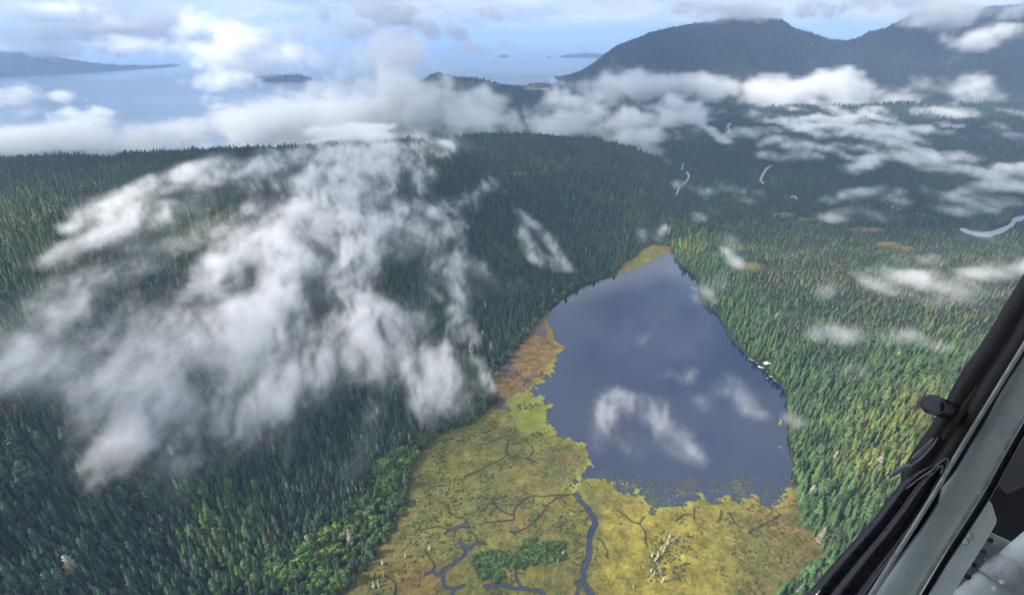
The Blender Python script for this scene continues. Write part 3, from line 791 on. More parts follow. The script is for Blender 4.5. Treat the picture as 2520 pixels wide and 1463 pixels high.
# trees on mountains and islands
mp, mc, mh = [], [], []
for gx_, gy_, z_, base, gcm in MOUNT:
    far = gy_[0] > 6000
    s = 40.0 if far else 19.0
    a, b = jgrid(gx_[0], gx_[-1], gy_[0], gy_[-1], s)
    i = np.clip((a - gx_[0]) / (gx_[1] - gx_[0]), 0, len(gx_) - 1.001); j = np.clip((b - gy_[0]) / (gy_[1] - gy_[0]), 0, len(gy_) - 1.001)
    ii, jj = i.astype(int), j.astype(int); fa, fb = i - ii, j - jj
    zz_ = (z_[ii, jj] * (1 - fa) + z_[ii + 1, jj] * fa) * (1 - fb) + (z_[ii, jj + 1] * (1 - fa) + z_[ii + 1, jj + 1] * fa) * fb
    qx, qy, _ = proj(a, b, zz_)
    k = (zz_ > base + 3) & (qx > -60) & (qx < 2600)
    # leave out the far sides that cannot be seen from this side of the ridge
    slope = (z_[ii, np.minimum(jj + 1, len(gy_) - 1)] - z_[ii, jj]) / (gy_[1] - gy_[0])
    k &= slope > -.12
    mp.append(np.stack([a, b, zz_ - 1], -1)[k]); mc.append(gcm[ii, jj][k] * .95); mh.append(np.full(k.sum(), 34.0 if far else 21.0))
mp, mc, mh = np.vstack(mp), np.vstack(mc), np.concatenate(mh); n = len(mp)
mh = mh * rng.uniform(.6, 1.25, n); mc = mc * rng.uniform(.7, 1.35, (n, 1))
scatter('mountain_forest', 'forest covering the mountain, foothills and islands', mp, np.stack([mh * 1.7, mh * 1.7, mh], -1), rots(n, .02), mc, rng.integers(0, 4, n), 'far_conifers')
# far valley
a, b = jgrid(-1300, 4200, 3190, 6500, 26.0)
fi = np.clip((a - fx_[0]) / 40, 0, len(fx_) - 1.001).astype(int); fj = np.clip((b - fy_[0]) / 40, 0, len(fy_) - 1.001).astype(int)
zz_ = FZ[fi, fj]; qx, qy, _ = proj(a, b, zz_)
k = (zz_ > -2) & (qx > -60) & (qx < 2600) & (gc[fi, fj, 0] < .06)
n = k.sum()
scatter('valley_forest', 'far forest on the valley floor and estuary hill', np.stack([a, b, zz_ - 1], -1)[k], np.tile([34, 34, 20], (n, 1)) * rng.uniform(.7, 1.3, (n, 1)), rots(n, .02), np.array([.020, .038, .028]) * rng.uniform(.7, 1.4, (n, 1)), rng.integers(0, 4, n), 'far_conifers')
print('MOUNTAIN TREES', len(mp), n)

# single trees
def mesh_of(name, V, F, mat, Sh=None):
    o = mesh_np(name, V, F, mat, {'shade': Sh} if Sh is not None else None, smooth=False, link=False)
    me = o.data; bpy.data.objects.remove(o); return me
TR = mesh_of('trunk', *trunk(), MAT['bark'])
TRW = mesh_of('trunk', *trunk(.97, .016), MAT['dead_wood'])
CM = [mesh_of('crown', V, F, MAT['foliage'], s) for V, F, s in CONIF]
LM = [mesh_of('crown', V, F, MAT['foliage'], s) for V, F, s in LEAFY]
BM = [mesh_of('foliage', V, F, MAT['foliage'], s) for V, F, s in BUSH]
SM = [mesh_of('branches', V, F, MAT['foliage'], s) for V, F, s in SNAG]
def tree_obj(name, crown_name, crown, trunk_me, loc, wh, col, label, cat, group, lean=.02):
    o = empty(name, loc); o.scale = (wh[0], wh[0], wh[1]); o.rotation_euler = (random.gauss(0, lean), random.gauss(0, lean), random.uniform(0, 6.28))
    tag(o, label, cat, group)
    if trunk_me is not None:
        t = bpy.data.objects.new('trunk', trunk_me); COL.objects.link(t); t.parent = o
    cr_ = bpy.data.objects.new(crown_name, crown); COL.objects.link(cr_); cr_.parent = o
    cr_['col'] = [float(v) for v in col]
    return o
for i in oneC:
    lf = px[i] < 1400
    pale = c[i, 0] > .15
    if pale: lb, gr = 'pale dying conifer standing among dark green conifers in the foreground forest', 'pale dying conifers in the foreground forest'
    elif lf:
        where = 'in the bottom left corner of the picture' if px[i] < 260 else 'at the bottom edge, right of the left corner' if px[i] < 480 else 'at the bottom edge, left of the bright broadleaf belt' if px[i] < 720 else 'beside the marsh, among bright broadleaf trees'
        tone = 'tall dark green' if h[i] > 17 else 'small dark green' if h[i] < 12.5 else 'dark green'
        lb, gr = f'{tone} conifer {where}', f'foreground conifers {where}'
    else: lb, gr = 'green conifer on the near bank between the lake and the window frame', 'foreground conifers right of the marsh'
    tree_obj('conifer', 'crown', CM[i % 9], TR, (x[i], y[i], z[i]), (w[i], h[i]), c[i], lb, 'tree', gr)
for i in oneB:
    lf = px[i] < 1400
    lb, gr = ('bright green broadleaf tree in the belt along the left edge of the marsh', 'broadleaf trees left of the marsh') if lf else ('small rounded green broadleaf tree in the forest right of the lake', 'broadleaf trees right of the lake')
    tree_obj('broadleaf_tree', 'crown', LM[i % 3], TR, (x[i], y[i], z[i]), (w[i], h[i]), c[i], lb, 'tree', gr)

# bushes and dead trees of the marsh
WOODY = [[(1165,1390),(1178,1362),(1215,1350),(1250,1352),(1290,1332),(1340,1325),(1392,1338),(1388,1380),(1345,1392),(1320,1388),(1270,1400),(1225,1432),(1180,1425)], [(1318,1090),(1380,1100),(1440,1120),(1430,1170),(1395,1200),(1340,1190),(1330,1140)], [(1000,1180),(1250,1215),(1330,1240),(1260,1250),(1110,1225),(1000,1215)], [(1130,1050),(1230,1030),(1215,1075),(1110,1100),(1040,1110)], [(1600,1330),(1700,1310),(1720,1370),(1660,1430),(1590,1430)], [(990,1290),(1100,1270),(1090,1340),(1000,1360)], [(870,1463),(940,1380),(1000,1370),(1010,1420),(960,1463)], [(1840,1290),(1960,1270),(2010,1350),(1900,1420),(1800,1400)]]
bx_, by_ = jgrid(-230, 330, 270, 640, 2.3)
bpx, bpy_, bdep = proj(bx_, by_, np.zeros_like(bx_))
k = inpoly(bx_, by_, MARSH) & ~inpoly(bx_, by_, LAKE) & (bpy_ < 1520)
bx_, by_, bpx, bpy_, bdep = [a[k] for a in (bx_, by_, bpx, bpy_, bdep)]
dc = np.full(len(bx_), 1e9)
for q, wd in CREEKS_W: dc = np.minimum(dc, segdist(bx_, by_, q, False, 20) - wd * .5)
pr = sstep(.0, .45, fbm(bx_ / 26 + 3, by_ / 26, octv=4)) * .62
pr = pr + .25 * (np.abs(dc - 3) < 2.5) * sstep(-.1, .3, perlin(bx_ / 30, by_ / 30))
jx = bpx + 26 * fbm(bx_ / 14, by_ / 14, octv=3); jy = bpy_ + 20 * fbm(bx_ / 14 + 20, by_ / 14, octv=3)
for q, v in zip(WOODY, (.8, .62, .6, .5, .5, .5, .4, .4)): pr = np.where(inpoly(jx, jy, q), np.maximum(pr, v * (.75 + .6 * perlin(bx_ / 9, by_ / 9))), pr)
pr = np.where((bpx > 1470) & (bpx < 1600) & (bpy_ > 1200), pr * .1, pr)
k = (rng.random(len(bx_)) < pr) & (dc > 1.2)
bx_, by_, bpx, bpy_, bdep, jx, jy = [a[k] for a in (bx_, by_, bpx, bpy_, bdep, jx, jy)]
n = len(bx_); bz_ = np.full(n, .25)
bh = rng.uniform(.8, 2.3, n)
core = inpoly(jx, jy, WOODY[0]); bh = np.where(core, rng.uniform(1.6, 5.5, n), bh)
bc = np.array([.100, .110, .034]) * rng.uniform(.6, 1.35, (n, 1)) * (1 + rng.normal(0, .1, (n, 3)))
bc[core] = np.array([.055, .100, .028]) * rng.uniform(.6, 1.4, (core.sum(), 1))
grey = inpoly(jx, jy, WOODY[1]); bc[grey] = np.array([.17, .17, .085]) * rng.uniform(.6, 1.35, (grey.sum(), 1))
g2 = inpoly(jx, jy, WOODY[2]) & (rng.random(n) < .7); bc[g2] = np.array([.10, .125, .065]) * rng.uniform(.6, 1.4, (g2.sum(), 1))
bw = bh * rng.uniform(.95, 1.6, n)
sc_ = (bh / bdep) * ((bpx > 0) & (bpy_ < 1455)) * np.where(core, .8, 1.0); order = np.argsort(-sc_); one = np.zeros(n, bool); one[order[:300]] = True
m = ~one
scatter('marsh_scrub', 'low olive scrub scattered over the marsh', np.stack([bx_, by_, bz_], -1)[m], np.stack([bw, bw, bh], -1)[m], rots(m.sum(), .05), bc[m], rng.integers(0, 3, m.sum()), 'bushes')
print('BUSHES', n)
for i in np.where(one)[0]:
    if core[i]: lb, gr = 'dark green bush in the thicket standing in the middle of the marsh', 'bushes of the marsh thicket'
    elif grey[i]: lb, gr = 'pale grey green bush on the marsh point beside the lake outlet', 'bushes on the marsh point'
    elif bpx[i] > 1445: lb, gr = 'olive bush on the yellow marsh right of the outlet channel', 'bushes right of the channel'
    else: lb, gr = 'olive bush on the open marsh left of the outlet channel', 'bushes left of the channel'
    tree_obj('bush', 'foliage', BM[i % 3], None, (bx_[i], by_[i], bz_[i]), (bw[i], bh[i]), bc[i], lb, 'bush', gr)
SN = cr([(690,1075),(700,1100),(722,1145),(780,1175),(395,1250),(400,1330),(445,1250),(480,1210),(555,1200),(210,1440),(335,1410),(370,1405),(640,1350),(1612,1235),(1648,1180),(880,745),(165,790),(220,770),(250,775),(260,900),(90,790)])
SN2 = cr([(2365,1105),(2390,1065),(2410,1060),(2450,1060),(2330,1150),(2345,1165),(2250,1240),(2270,1195),(2290,1230),(2300,1260),(2310,1280),(2325,1300),(2335,1330),(2260,1300),(2280,1330),(2170,1290),(2140,1410),(2380,1110),(2435,1180),(2310,1200),(2355,1140),(2475,1100),(2340,1370),(2300,1215),(2425,1090)])
for j, (a, b) in enumerate(SN + SN2):
    p = at_h(a, b, .3); i = j % 3
    zz0 = .2 if inpoly(np.array([p[0]]), np.array([p[1]]), MARSH)[0] else float(zlook(p[0], p[1]))
    hh = random.uniform(6.0, 11.0)
    lf = j < len(SN)
    tree_obj('dead_tree', 'branches', SM[i] if j % 3 == 0 else CM[3 + 4 * (j % 2)], TRW, (p[0], p[1], zz0), (hh * 1.35, hh), np.array([.30, .29, .20]) * random.uniform(.7, 1.15),
             'pale grey dead tree at the left side of the marsh' if lf else 'pale grey dead tree in the cluster on the yellow marsh right of the channel', 'dead tree', 'dead trees left of the channel' if lf else 'dead trees right of the channel', .06)

# ------------------------------------------------------------------ cabin and dock on the right bank
plain('roof_metal', (.75, .76, .76), .45, .5, 0, 4, .12)
plain('cabin_wall', (.20, .14, .09), .8, .2, 0, 6, .3)
plain('dock_wood', (.62, .61, .57), .8, .2, 0, 3, .2)
plain('door_paint', (.10, .12, .10), .6, .3)
plain('window_glass', (.02, .03, .04), .1, .6)
def box(cx_, cy_, cz_, sx, sy, sz):
    v = np.array([(a, b, c_) for a in (-1, 1) for b in (-1, 1) for c_ in (-1, 1)], float) * np.array([sx, sy, sz]) / 2 + np.array([cx_, cy_, cz_])
    return v, np.array([(0, 1, 3, 2), (4, 6, 7, 5), (0, 4, 5, 1), (2, 3, 7, 6), (0, 2, 6, 4), (1, 5, 7, 3)])
def part(name, VF, mat, parent, smooth=False):
    return mesh_np(name, VF[0], VF[1], MAT[mat], smooth=smooth, parent=parent)
pc = at_h(1884., 896., 2.2)
zc_ = float(zlook(pc[0], pc[1])); zc_ = max(1.6, min(zc_, 4.0))
pad = empty('cabin', (pc[0], pc[1], zc_), R(28))
tag(pad, 'small cabin with white metal roof in the clearing on the right lake shore', 'cabin')
part('wall', box(0, 0, 1.2, 6.2, 4.6, 2.6), 'cabin_wall', pad)
rv = np.array([(-3.9, -3.0, 2.35), (3.9, -3.0, 2.35), (3.9, 0, 3.9), (-3.9, 0, 3.9), (-3.9, 3.0, 2.35), (3.9, 3.0, 2.35), (-3.9, -3.0, 2.22), (3.9, -3.0, 2.22), (3.9, 0, 3.77), (-3.9, 0, 3.77), (-3.9, 3.0, 2.22), (3.9, 3.0, 2.22)])
part('roof', (rv, np.array([(0, 1, 2, 3), (3, 2, 5, 4), (6, 9, 8, 7), (9, 10, 11, 8), (0, 6, 7, 1), (4, 5, 11, 10), (1, 7, 8, 2), (2, 8, 11, 5), (0, 3, 9, 6), (3, 4, 10, 9)])), 'roof_metal', pad)
part('door', box(-1.2, -2.34, 1.05, .9, .08, 2.0), 'door_paint', pad)
part('window', box(1.3, -2.34, 1.4, 1.1, .08, .9), 'window_glass', pad)
d0, d1, d2 = [at_h(float(a), float(b), .45) for a, b in ((1866.5, 900), (1872, 904), (1883, 901.5))]
dk = empty('dock', (d1[0], d1[1], .45)); tag(dk, 'white L shaped floating dock at the lake edge below the cabin', 'dock')
def plank_run(a, b, wdt, nm):
    a, b = np.array(a[:2]) - d1[:2], np.array(b[:2]) - d1[:2]; L_ = np.linalg.norm(b - a); u = (b - a) / L_; v = np.array([-u[1], u[0]])
    n_ = max(3, int(L_ / 1.2))
    for k in range(n_):
        s0, s1 = L_ * k / n_ + .02, L_ * (k + 1) / n_ - .02
        q = [a + u * s0 - v * wdt / 2, a + u * s1 - v * wdt / 2, a + u * s1 + v * wdt / 2, a + u * s0 + v * wdt / 2]
        V = np.array([(*p, 0) for p in q] + [(*p, -.12) for p in q])
        part('plank', (V, np.array([(0, 1, 2, 3), (7, 6, 5, 4), (0, 4, 5, 1), (1, 5, 6, 2), (2, 6, 7, 3), (3, 7, 4, 0)])), 'dock_wood', dk)
    q = [a - v * wdt * .4, b - v * wdt * .4, b + v * wdt * .4, a + v * wdt * .4]
    V = np.array([(*p, -.13) for p in q] + [(*p, -.6) for p in q])
    part(nm, (V, np.array([(0, 1, 2, 3), (7, 6, 5, 4), (0, 4, 5, 1), (1, 5, 6, 2), (2, 6, 7, 3), (3, 7, 4, 0)])), 'cabin_wall', dk)
plank_run(d0, d1, 3.2, 'float'); plank_run(d1 + np.array([1.8, 0, 0]), d2, 2.4, 'walkway_beam')
pl = at_h(1894., 898., 2.0)
lg = empty('driftwood_log', (pl[0], pl[1], max(.8, float(zlook(pl[0], pl[1]))) + .3), R(70)); tag(lg, 'short pale log lying on the bank beside the cabin', 'log')
def tube(path, rad, n=24, caps=True):
    P = np.asarray(path, float); m = len(P); T = np.gradient(P, axis=0); T /= np.linalg.norm(T, axis=1)[:, None]
    rad = np.broadcast_to(rad, (m,)); up = np.array([.31, .2, .93]); V = []
    for k in range(m):
        a = np.cross(T[k], up); a /= np.linalg.norm(a); b = np.cross(a, T[k])
        V += [P[k] + rad[k] * (math.cos(t) * a + math.sin(t) * b) for t in np.arange(n) * 6.28318 / n]
    F = [(k * n + j, k * n + (j + 1) % n, (k + 1) * n + (j + 1) % n, (k + 1) * n + j) for k in range(m - 1) for j in range(n)]
    if caps:
        V += [P[0], P[-1]]; i0, i1 = m * n, m * n + 1
        F += [(i0, (j + 1) % n, j, i0) for j in range(n)] + [(i1, (m - 1) * n + j, (m - 1) * n + (j + 1) % n, i1) for j in range(n)]
    F2 = []
    for f in F:
        if f[0] == f[3]: F2.append(f[:3])
        else: F2 += [(f[0], f[1], f[2]), (f[0], f[2], f[3])]
    return np.array(V), np.array(F2)
part('trunk', tube([(-2.6, 0, 0), (-1, .1, .02), (1, 0, 0), (2.6, -.1, .02)], [.34, .32, .28, .22], 10), 'dock_wood', lg)
part('root_plate', tube([(-2.9, 0, 0), (-2.75, 0, .0), (-2.6, 0, 0)], [.7, .85, .4], 9), 'dock_wood', lg)

# ------------------------------------------------------------------ aircraft window frame, inside the cabin at the right
plain('grey_paint', (.58, .64, .59), .30, .5, 0, 9, .12, .12, 240)
plain('worn_alloy', (.40, .41, .41), .42, .5, .35, 40, .30, .4, 300)
plain('black_rubber', (.014, .014, .017), .22, .5, 0, 22, .5, .25, 90)
plain('dark_frame', (.018, .015, .015), .55, .4, 0, 14, .5, .3, 160)
plain('rust_wear', (.045, .022, .016), .7, .3, 0, 30, .5)
plain('pale_edge', (.30, .31, .26), .4, .5, 0, 60, .3)
plain('bolt_steel', (.75, .72, .62), .35, .5, .2, 50, .2)
plain('cabin_black', (.006, .006, .007), .8, .2, 0, 8, .4)
plain('glint_and_acrylic', (.15, .155, .16), .3, .5, 0, 60, .5)  # pale tone for painted glints on the seal and for the acrylic edges
def worn_paint(name, col):
    m, N, L = new_mat(name)
    p_, o = principled(N, L, .34, .5)
    co = nd(N, 'ShaderNodeTexCoord').outputs['Object']
    g1 = noise(N, L, 7, 8, .7, co); g2 = noise(N, L, 55, 5, .7, co); g3 = noise(N, L, 130, 2, .5, co)
    c_ = mixc(N, L, rng_(N, L, g1, .35, .7), tuple(v * .72 for v in col), tuple(v * 1.1 for v in col))
    c_ = mixc(N, L, rng_(N, L, g2, .56, .72, 0, .55), c_, tuple(v * .45 for v in col))
    c_ = mixc(N, L, rng_(N, L, g3, .76, .78), c_, (.82, .82, .78))
    L.new(c_, p_.inputs['Base Color']); L.new(rng_(N, L, g2, .3, .7, .25, .5), p_.inputs['Roughness'])
    L.new(bump(N, L, g2, .15, .001), p_.inputs['Normal'])
    MAT[name] = m
worn_paint('grey_paint', (.66, .72, .66))
def pd(cx_, cy_):
    return (1828 + cx_ / 2.52) / 1.12222, (1062 + cy_ / 2.52) / 1.12222
ROOT = at_d(*pd(1900, 900), .85)
wf = empty('aircraft_window_frame', ROOT)
tag(wf, 'grey painted aircraft door post with black rubber window seal at the right edge', 'window frame')
def cpath(pts, dep, n=6):
    """crop points (with optional own depth) -> smooth line in space relative to the frame"""
    q = smooth_line(np.array([(p[0], p[1], p[2] if len(p) > 2 else dep) for p in pts], float), n)
    out = np.array([at_d(*pd(a, b), np.float64(d)) for a, b, d in q])
    return out - ROOT
px2m = 1 / 2.52 / 1.12222 / FD      # metres per crop pixel at one metre
def sweep(pts, dep, prof, widths=None, n=8):
    """sweep an open or closed profile (across, towards viewer) given in crop pixels along a line"""
    P = cpath(pts, dep, n); m = len(P); T = np.gradient(P, axis=0); T /= np.linalg.norm(T, axis=1)[:, None]
    view = (P + ROOT - np.array([0, 0, CAMZ])); d = np.linalg.norm(view, axis=1); view = -view / d[:, None]
    side = np.cross(T, view); side /= np.linalg.norm(side, axis=1)[:, None]; tow = np.cross(side, T)
    wv = np.ones(m) if widths is None else np.interp(np.linspace(0, 1, m), np.linspace(0, 1, len(widths)), widths)
    pr = np.array(prof, float) * px2m; k = len(pr); V = []
    for i in range(m):
        V += list(P[i] + (pr[:, :1] * side[i] * wv[i] + pr[:, 1:] * tow[i]) * dep)
    F = [(i * k + j, i * k + (j + 1) % k, (i + 1) * k + (j + 1) % k, (i + 1) * k + j) for i in range(m - 1) for j in range(k)]
    return np.array(V), np.array(F)
def oval(a, b, n=28, bumps=0.0, nb=0):
    t = np.arange(n) * 2 * math.pi / n
    rr = 1 + bumps * np.cos(nb * t)
    return np.stack([a * rr * np.cos(t), b * rr * np.sin(t)], -1)
post = part('post_tube', sweep([(2862, -640), (2612, -215), (2442, 75), (2262, 385), (2077, 715), (1847, 1075), (1627, 1445), (1402, 1820)],   .85, oval(113, 110, 40)), 'grey_paint', wf, True)
part('rim_strip', sweep([(2620, -440), (2350, 0), (2165, 300), (1985, 600), (1925, 705), (1715, 1045), (1445, 1470), (1250, 1780)], .80, oval(13, 20, 12)), 'pale_edge', wf, True)
part('inner_edge', sweep([(2672, -60), (2402, 420), (2227, 735), (2057, 1005), (1907, 1235), (1757, 1480), (1562, 1800)], .815, oval(13, 16, 12)), 'pale_edge', wf, True)
part('inner_groove', sweep([(2712, -60), (2439, 420), (2262, 745), (2090, 1015), (1940, 1245), (1790, 1490), (1592, 1810)], .89, oval(30, 20, 12)), 'black_rubber', wf, True)
part('frame_gap', sweep([(2640, -360), (2390, 20), (2195, 330), (2010, 640), (1960, 720), (1765, 1030), (1500, 1440), (1280, 1790)], .93, oval(95, 20, 12)), 'cabin_black', wf, True)
# dark upper frame
uf = part('window_frame', sweep([(3000, -1300), (2560, -560), (2390, -270), (2210, 0), (2120, 170), (2010, 350), (1900, 520), (1800, 660), (1740, 745)], .84, [(-128, 0), (-120, 30), (-70, 46), (-20, 40), (0, 22), (25, 40), (80, 46), (118, 34), (132, 0), (118, -40), (-110, -40)], [.8, .85, .88, .9, .9, .9, .95, .86, .55]), 'dark_frame', wf, True)
part('worn_edge', sweep([(2190, 10), (2120, 130), (2040, 255), (1985, 330), (1955, 380)], .81, oval(22, 9, 10), [.2, .7, .9, 1.0, .3]), 'rust_wear', uf, True)
# rubber seal below, in long folds
FOLD = [(-150, 0), (-140, 40), (-112, 60), (-84, 44), (-66, 20), (-40, 46), (-6, 62), (26, 48), (44, 24), (62, 44), (92, 52), (124, 36), (140, 0), (110, -40), (-120, -40)]
sl = part('rubber_seal', sweep([(1960, 555), (1870, 640), (1790, 745), (1690, 890), (1560, 1060), (1420, 1230), (1270, 1420), (1080, 1660), (900, 1900)], .83, FOLD, [.12, .5, .78, .82, .84, .90, .98, 1.05, 1.05]), 'black_rubber', wf, True)
part('seal_glint', sweep([(1700, 722), (1770, 668), (1860, 606), (1930, 566), (1955, 572), (1940, 620)], .80, oval(5, 6, 10)), 'glint_and_acrylic', sl, True)  # these pale cords draw the bright reflections along the seal
part('seal_glint', sweep([(1850, 632), (1900, 570), (1965, 520), (1992, 520), (1985, 560), (1950, 640)], .80, oval(5, 6, 10)), 'glint_and_acrylic', sl, True)
part('acrylic_edge', sweep([(1922, 365), (1880, 430), (1815, 500), (1740, 560), (1690, 600)], .80, oval(6, 6, 10), [.4, 1, 1, 1, .3]), 'glint_and_acrylic', wf, True)
part('acrylic_edge', sweep([(1890, 372), (1840, 430), (1790, 478), (1745, 512)], .805, oval(16, 5, 10), [.4, 1, 1, .6]), 'glint_and_acrylic', wf, True)
part('acrylic_edge', sweep([(1730, 560), (1670, 585), (1615, 620), (1580, 645)], .805, oval(17, 5, 10), [1, 1, .8, .3]), 'glint_and_acrylic', wf, True)
# latch knob
lt = part('window_latch', tube(cpath([(2120, 225, .86), (1995, 175, .83), (1920, 150, .805), (1895, 141, .796), (1884, 137, .793), (1879, 135, .792)], .8, 3), np.interp(np.linspace(0, 1, 16), [0, .6, .8, .93, 1], [.0150, .0155, .0160, .0146, .008]), 28), 'black_rubber', wf, True)
# gusset plate with bolts
def plate(pts, dep, thick, tilt=0.0):
    q = np.array([at_d(*pd(a, b), np.float64(dep + tilt * (b - 1000) / 1000)) for a, b in pts]) - ROOT
    c_ = q.mean(0) + ROOT - np.array([0, 0, CAMZ]); c_ /= np.linalg.norm(c_); bk = q + c_ * thick; n_ = len(q)
    me = bpy.data.meshes.new('plate'); me.from_pydata([tuple(v) for v in np.vstack([q, bk])], [], [tuple(range(n_)), tuple(range(2 * n_ - 1, n_ - 1, -1))] + [(j, n_ + j, n_ + (j + 1) % n_, (j + 1) % n_) for j in range(n_)])
    me.update(); return me
def plate_part(name, pts, dep, thick, mat, tilt=0.0, parent=None, bev=.0015):
    me = plate(pts, dep, thick, tilt); me.materials.append(MAT[mat]); o = bpy.data.objects.new(name, me); COL.objects.link(o); o.parent = parent or wf
    b = o.modifiers.new('bevel', 'BEVEL'); b.width = bev; b.segments = 2; b.limit_method = 'ANGLE'
    return o
plate_part('interior_panel', [(2350, 250), (3000, -300), (3200, 2200), (1900, 2300), (1900, 1100)], 1.25, .02, 'cabin_black', 0)
plate_part('seat_edge', [(2350, 470), (2460, 380), (2640, 300), (2640, 640), (2520, 700), (2400, 760), (2340, 700)], 1.12, .03, 'dark_frame')
alloy = plate_part('sill_plate', [(2262, 1010), (2300, 1030), (2370, 1062), (2450, 1095), (2330, 1200), (2190, 1330), (2040, 1490), (1900, 1640), (1780, 1640), (2000, 1360), (2140, 1170)], .97, .006, 'worn_alloy')
gus = plate_part('gusset_plate', [(2240, 770), (2270, 790), (2298, 830), (2330, 935), (2325, 965), (2268, 1065), (2190, 1190), (2100, 1330), (2010, 1480), (1900, 1660), (1700, 1660), (1860, 1462), (2000, 1230), (2130, 1010)], .91, .008, 'grey_paint')
def bolt(cx_, cy_, dep, r_px, parent, sides=6, mat='bolt_steel', name='bolt'):
    c_ = at_d(*pd(cx_, cy_), np.float64(dep)); ax_ = c_ - np.array([0, 0, CAMZ]); ax_ /= np.linalg.norm(ax_); c_ = c_ - ROOT; r_ = r_px * px2m * dep
    ax_ = ax_ * .85 + np.array([.3, .1, -.2]) * .5; ax_ /= np.linalg.norm(ax_)
    p_ = [c_ + ax_ * .010, c_ + ax_ * .0005, c_ - ax_ * .0055, c_ - ax_ * .0065]
    o = part(name, tube(p_, [r_ * 1.0, r_, r_, r_ * .7], sides), mat, parent)
    if sides == 6: part('washer', tube([c_ + ax_ * .004, c_ + ax_ * .0012, c_ + ax_ * .001], [r_ * 1.3, r_ * 1.3, r_ * .9], 18), 'worn_alloy', o)
    return o
bolt(2132, 1048, .905, 21, gus); bolt(2106, 1084, .905, 21, gus)
for a, b in ((2282, 1078), (2238, 1160), (2172, 1250), (2124, 1330)):
    bolt(a, b, .955, random.uniform(15, 22), alloy, 9, 'black_rubber', 'rivet')
for a, b, r_ in ((2320, 1110, 10), (2250, 1215, 9), (2200, 1290, 10)):
    bolt(a, b, .966, r_, alloy, 12, 'worn_alloy', 'rivet')
part('floor_tube', sweep([(3060, 815), (2840, 1003), (2620, 1190), (2395, 1383), (2170, 1576), (1900, 1810)], .93, oval(140, 120, 40)), 'grey_paint', wf, True)
clamp = part('clamp_strap', sweep([(2490, 1302), (2420, 1362), (2350, 1422)], .925, oval(147, 128, 40), n=4), 'worn_alloy', wf, True)
bolt(2312, 1412, .82, 13, clamp, 14, 'bolt_steel', 'rivet'); bolt(2362, 1370, .82, 13, clamp, 14, 'bolt_steel', 'rivet')
plate_part('tube_shadow_gap', [(2440, 1105), (2530, 1060), (2560, 1090), (2060, 1530), (2010, 1500)], 1.02, .004, 'cabin_black')  # black plate standing in for the shade beside the floor tube

# ------------------------------------------------------------------ air: haze, mist and clouds
def volume_mat(name, color, dens=None, aniso=0.0):
    m, N, L = new_mat(name)
    o = nd(N, 'ShaderNodeOutputMaterial'); p = nd(N, 'ShaderNodeVolumePrincipled'); L.new(p.outputs[0], o.inputs['Volume'])
    p.inputs['Color'].default_value = (*color, 1); p.inputs['Anisotropy'].default_value = aniso
    if dens is not None:
        p.inputs['Density'].default_value = dens; p.inputs['Density Attribute'].default_value = ''
    MAT[name] = m; return m
volume_mat('haze_air', (.45, .655, 1.0), HAZE)
hz_ = mesh_np('haze', *box(0, 0, 0, 2, 2, 2), MAT['haze_air'], smooth=False)
hz_.data.vertices.foreach_set('co', np.array([(a, b, c_) for a in (-90000., 90000) for b in (-3000., 90000) for c_ in (-60., 960)], np.float32).ravel()); hz_.data.update()
tag(hz_, 'thin blue haze in the air', kind='stuff')

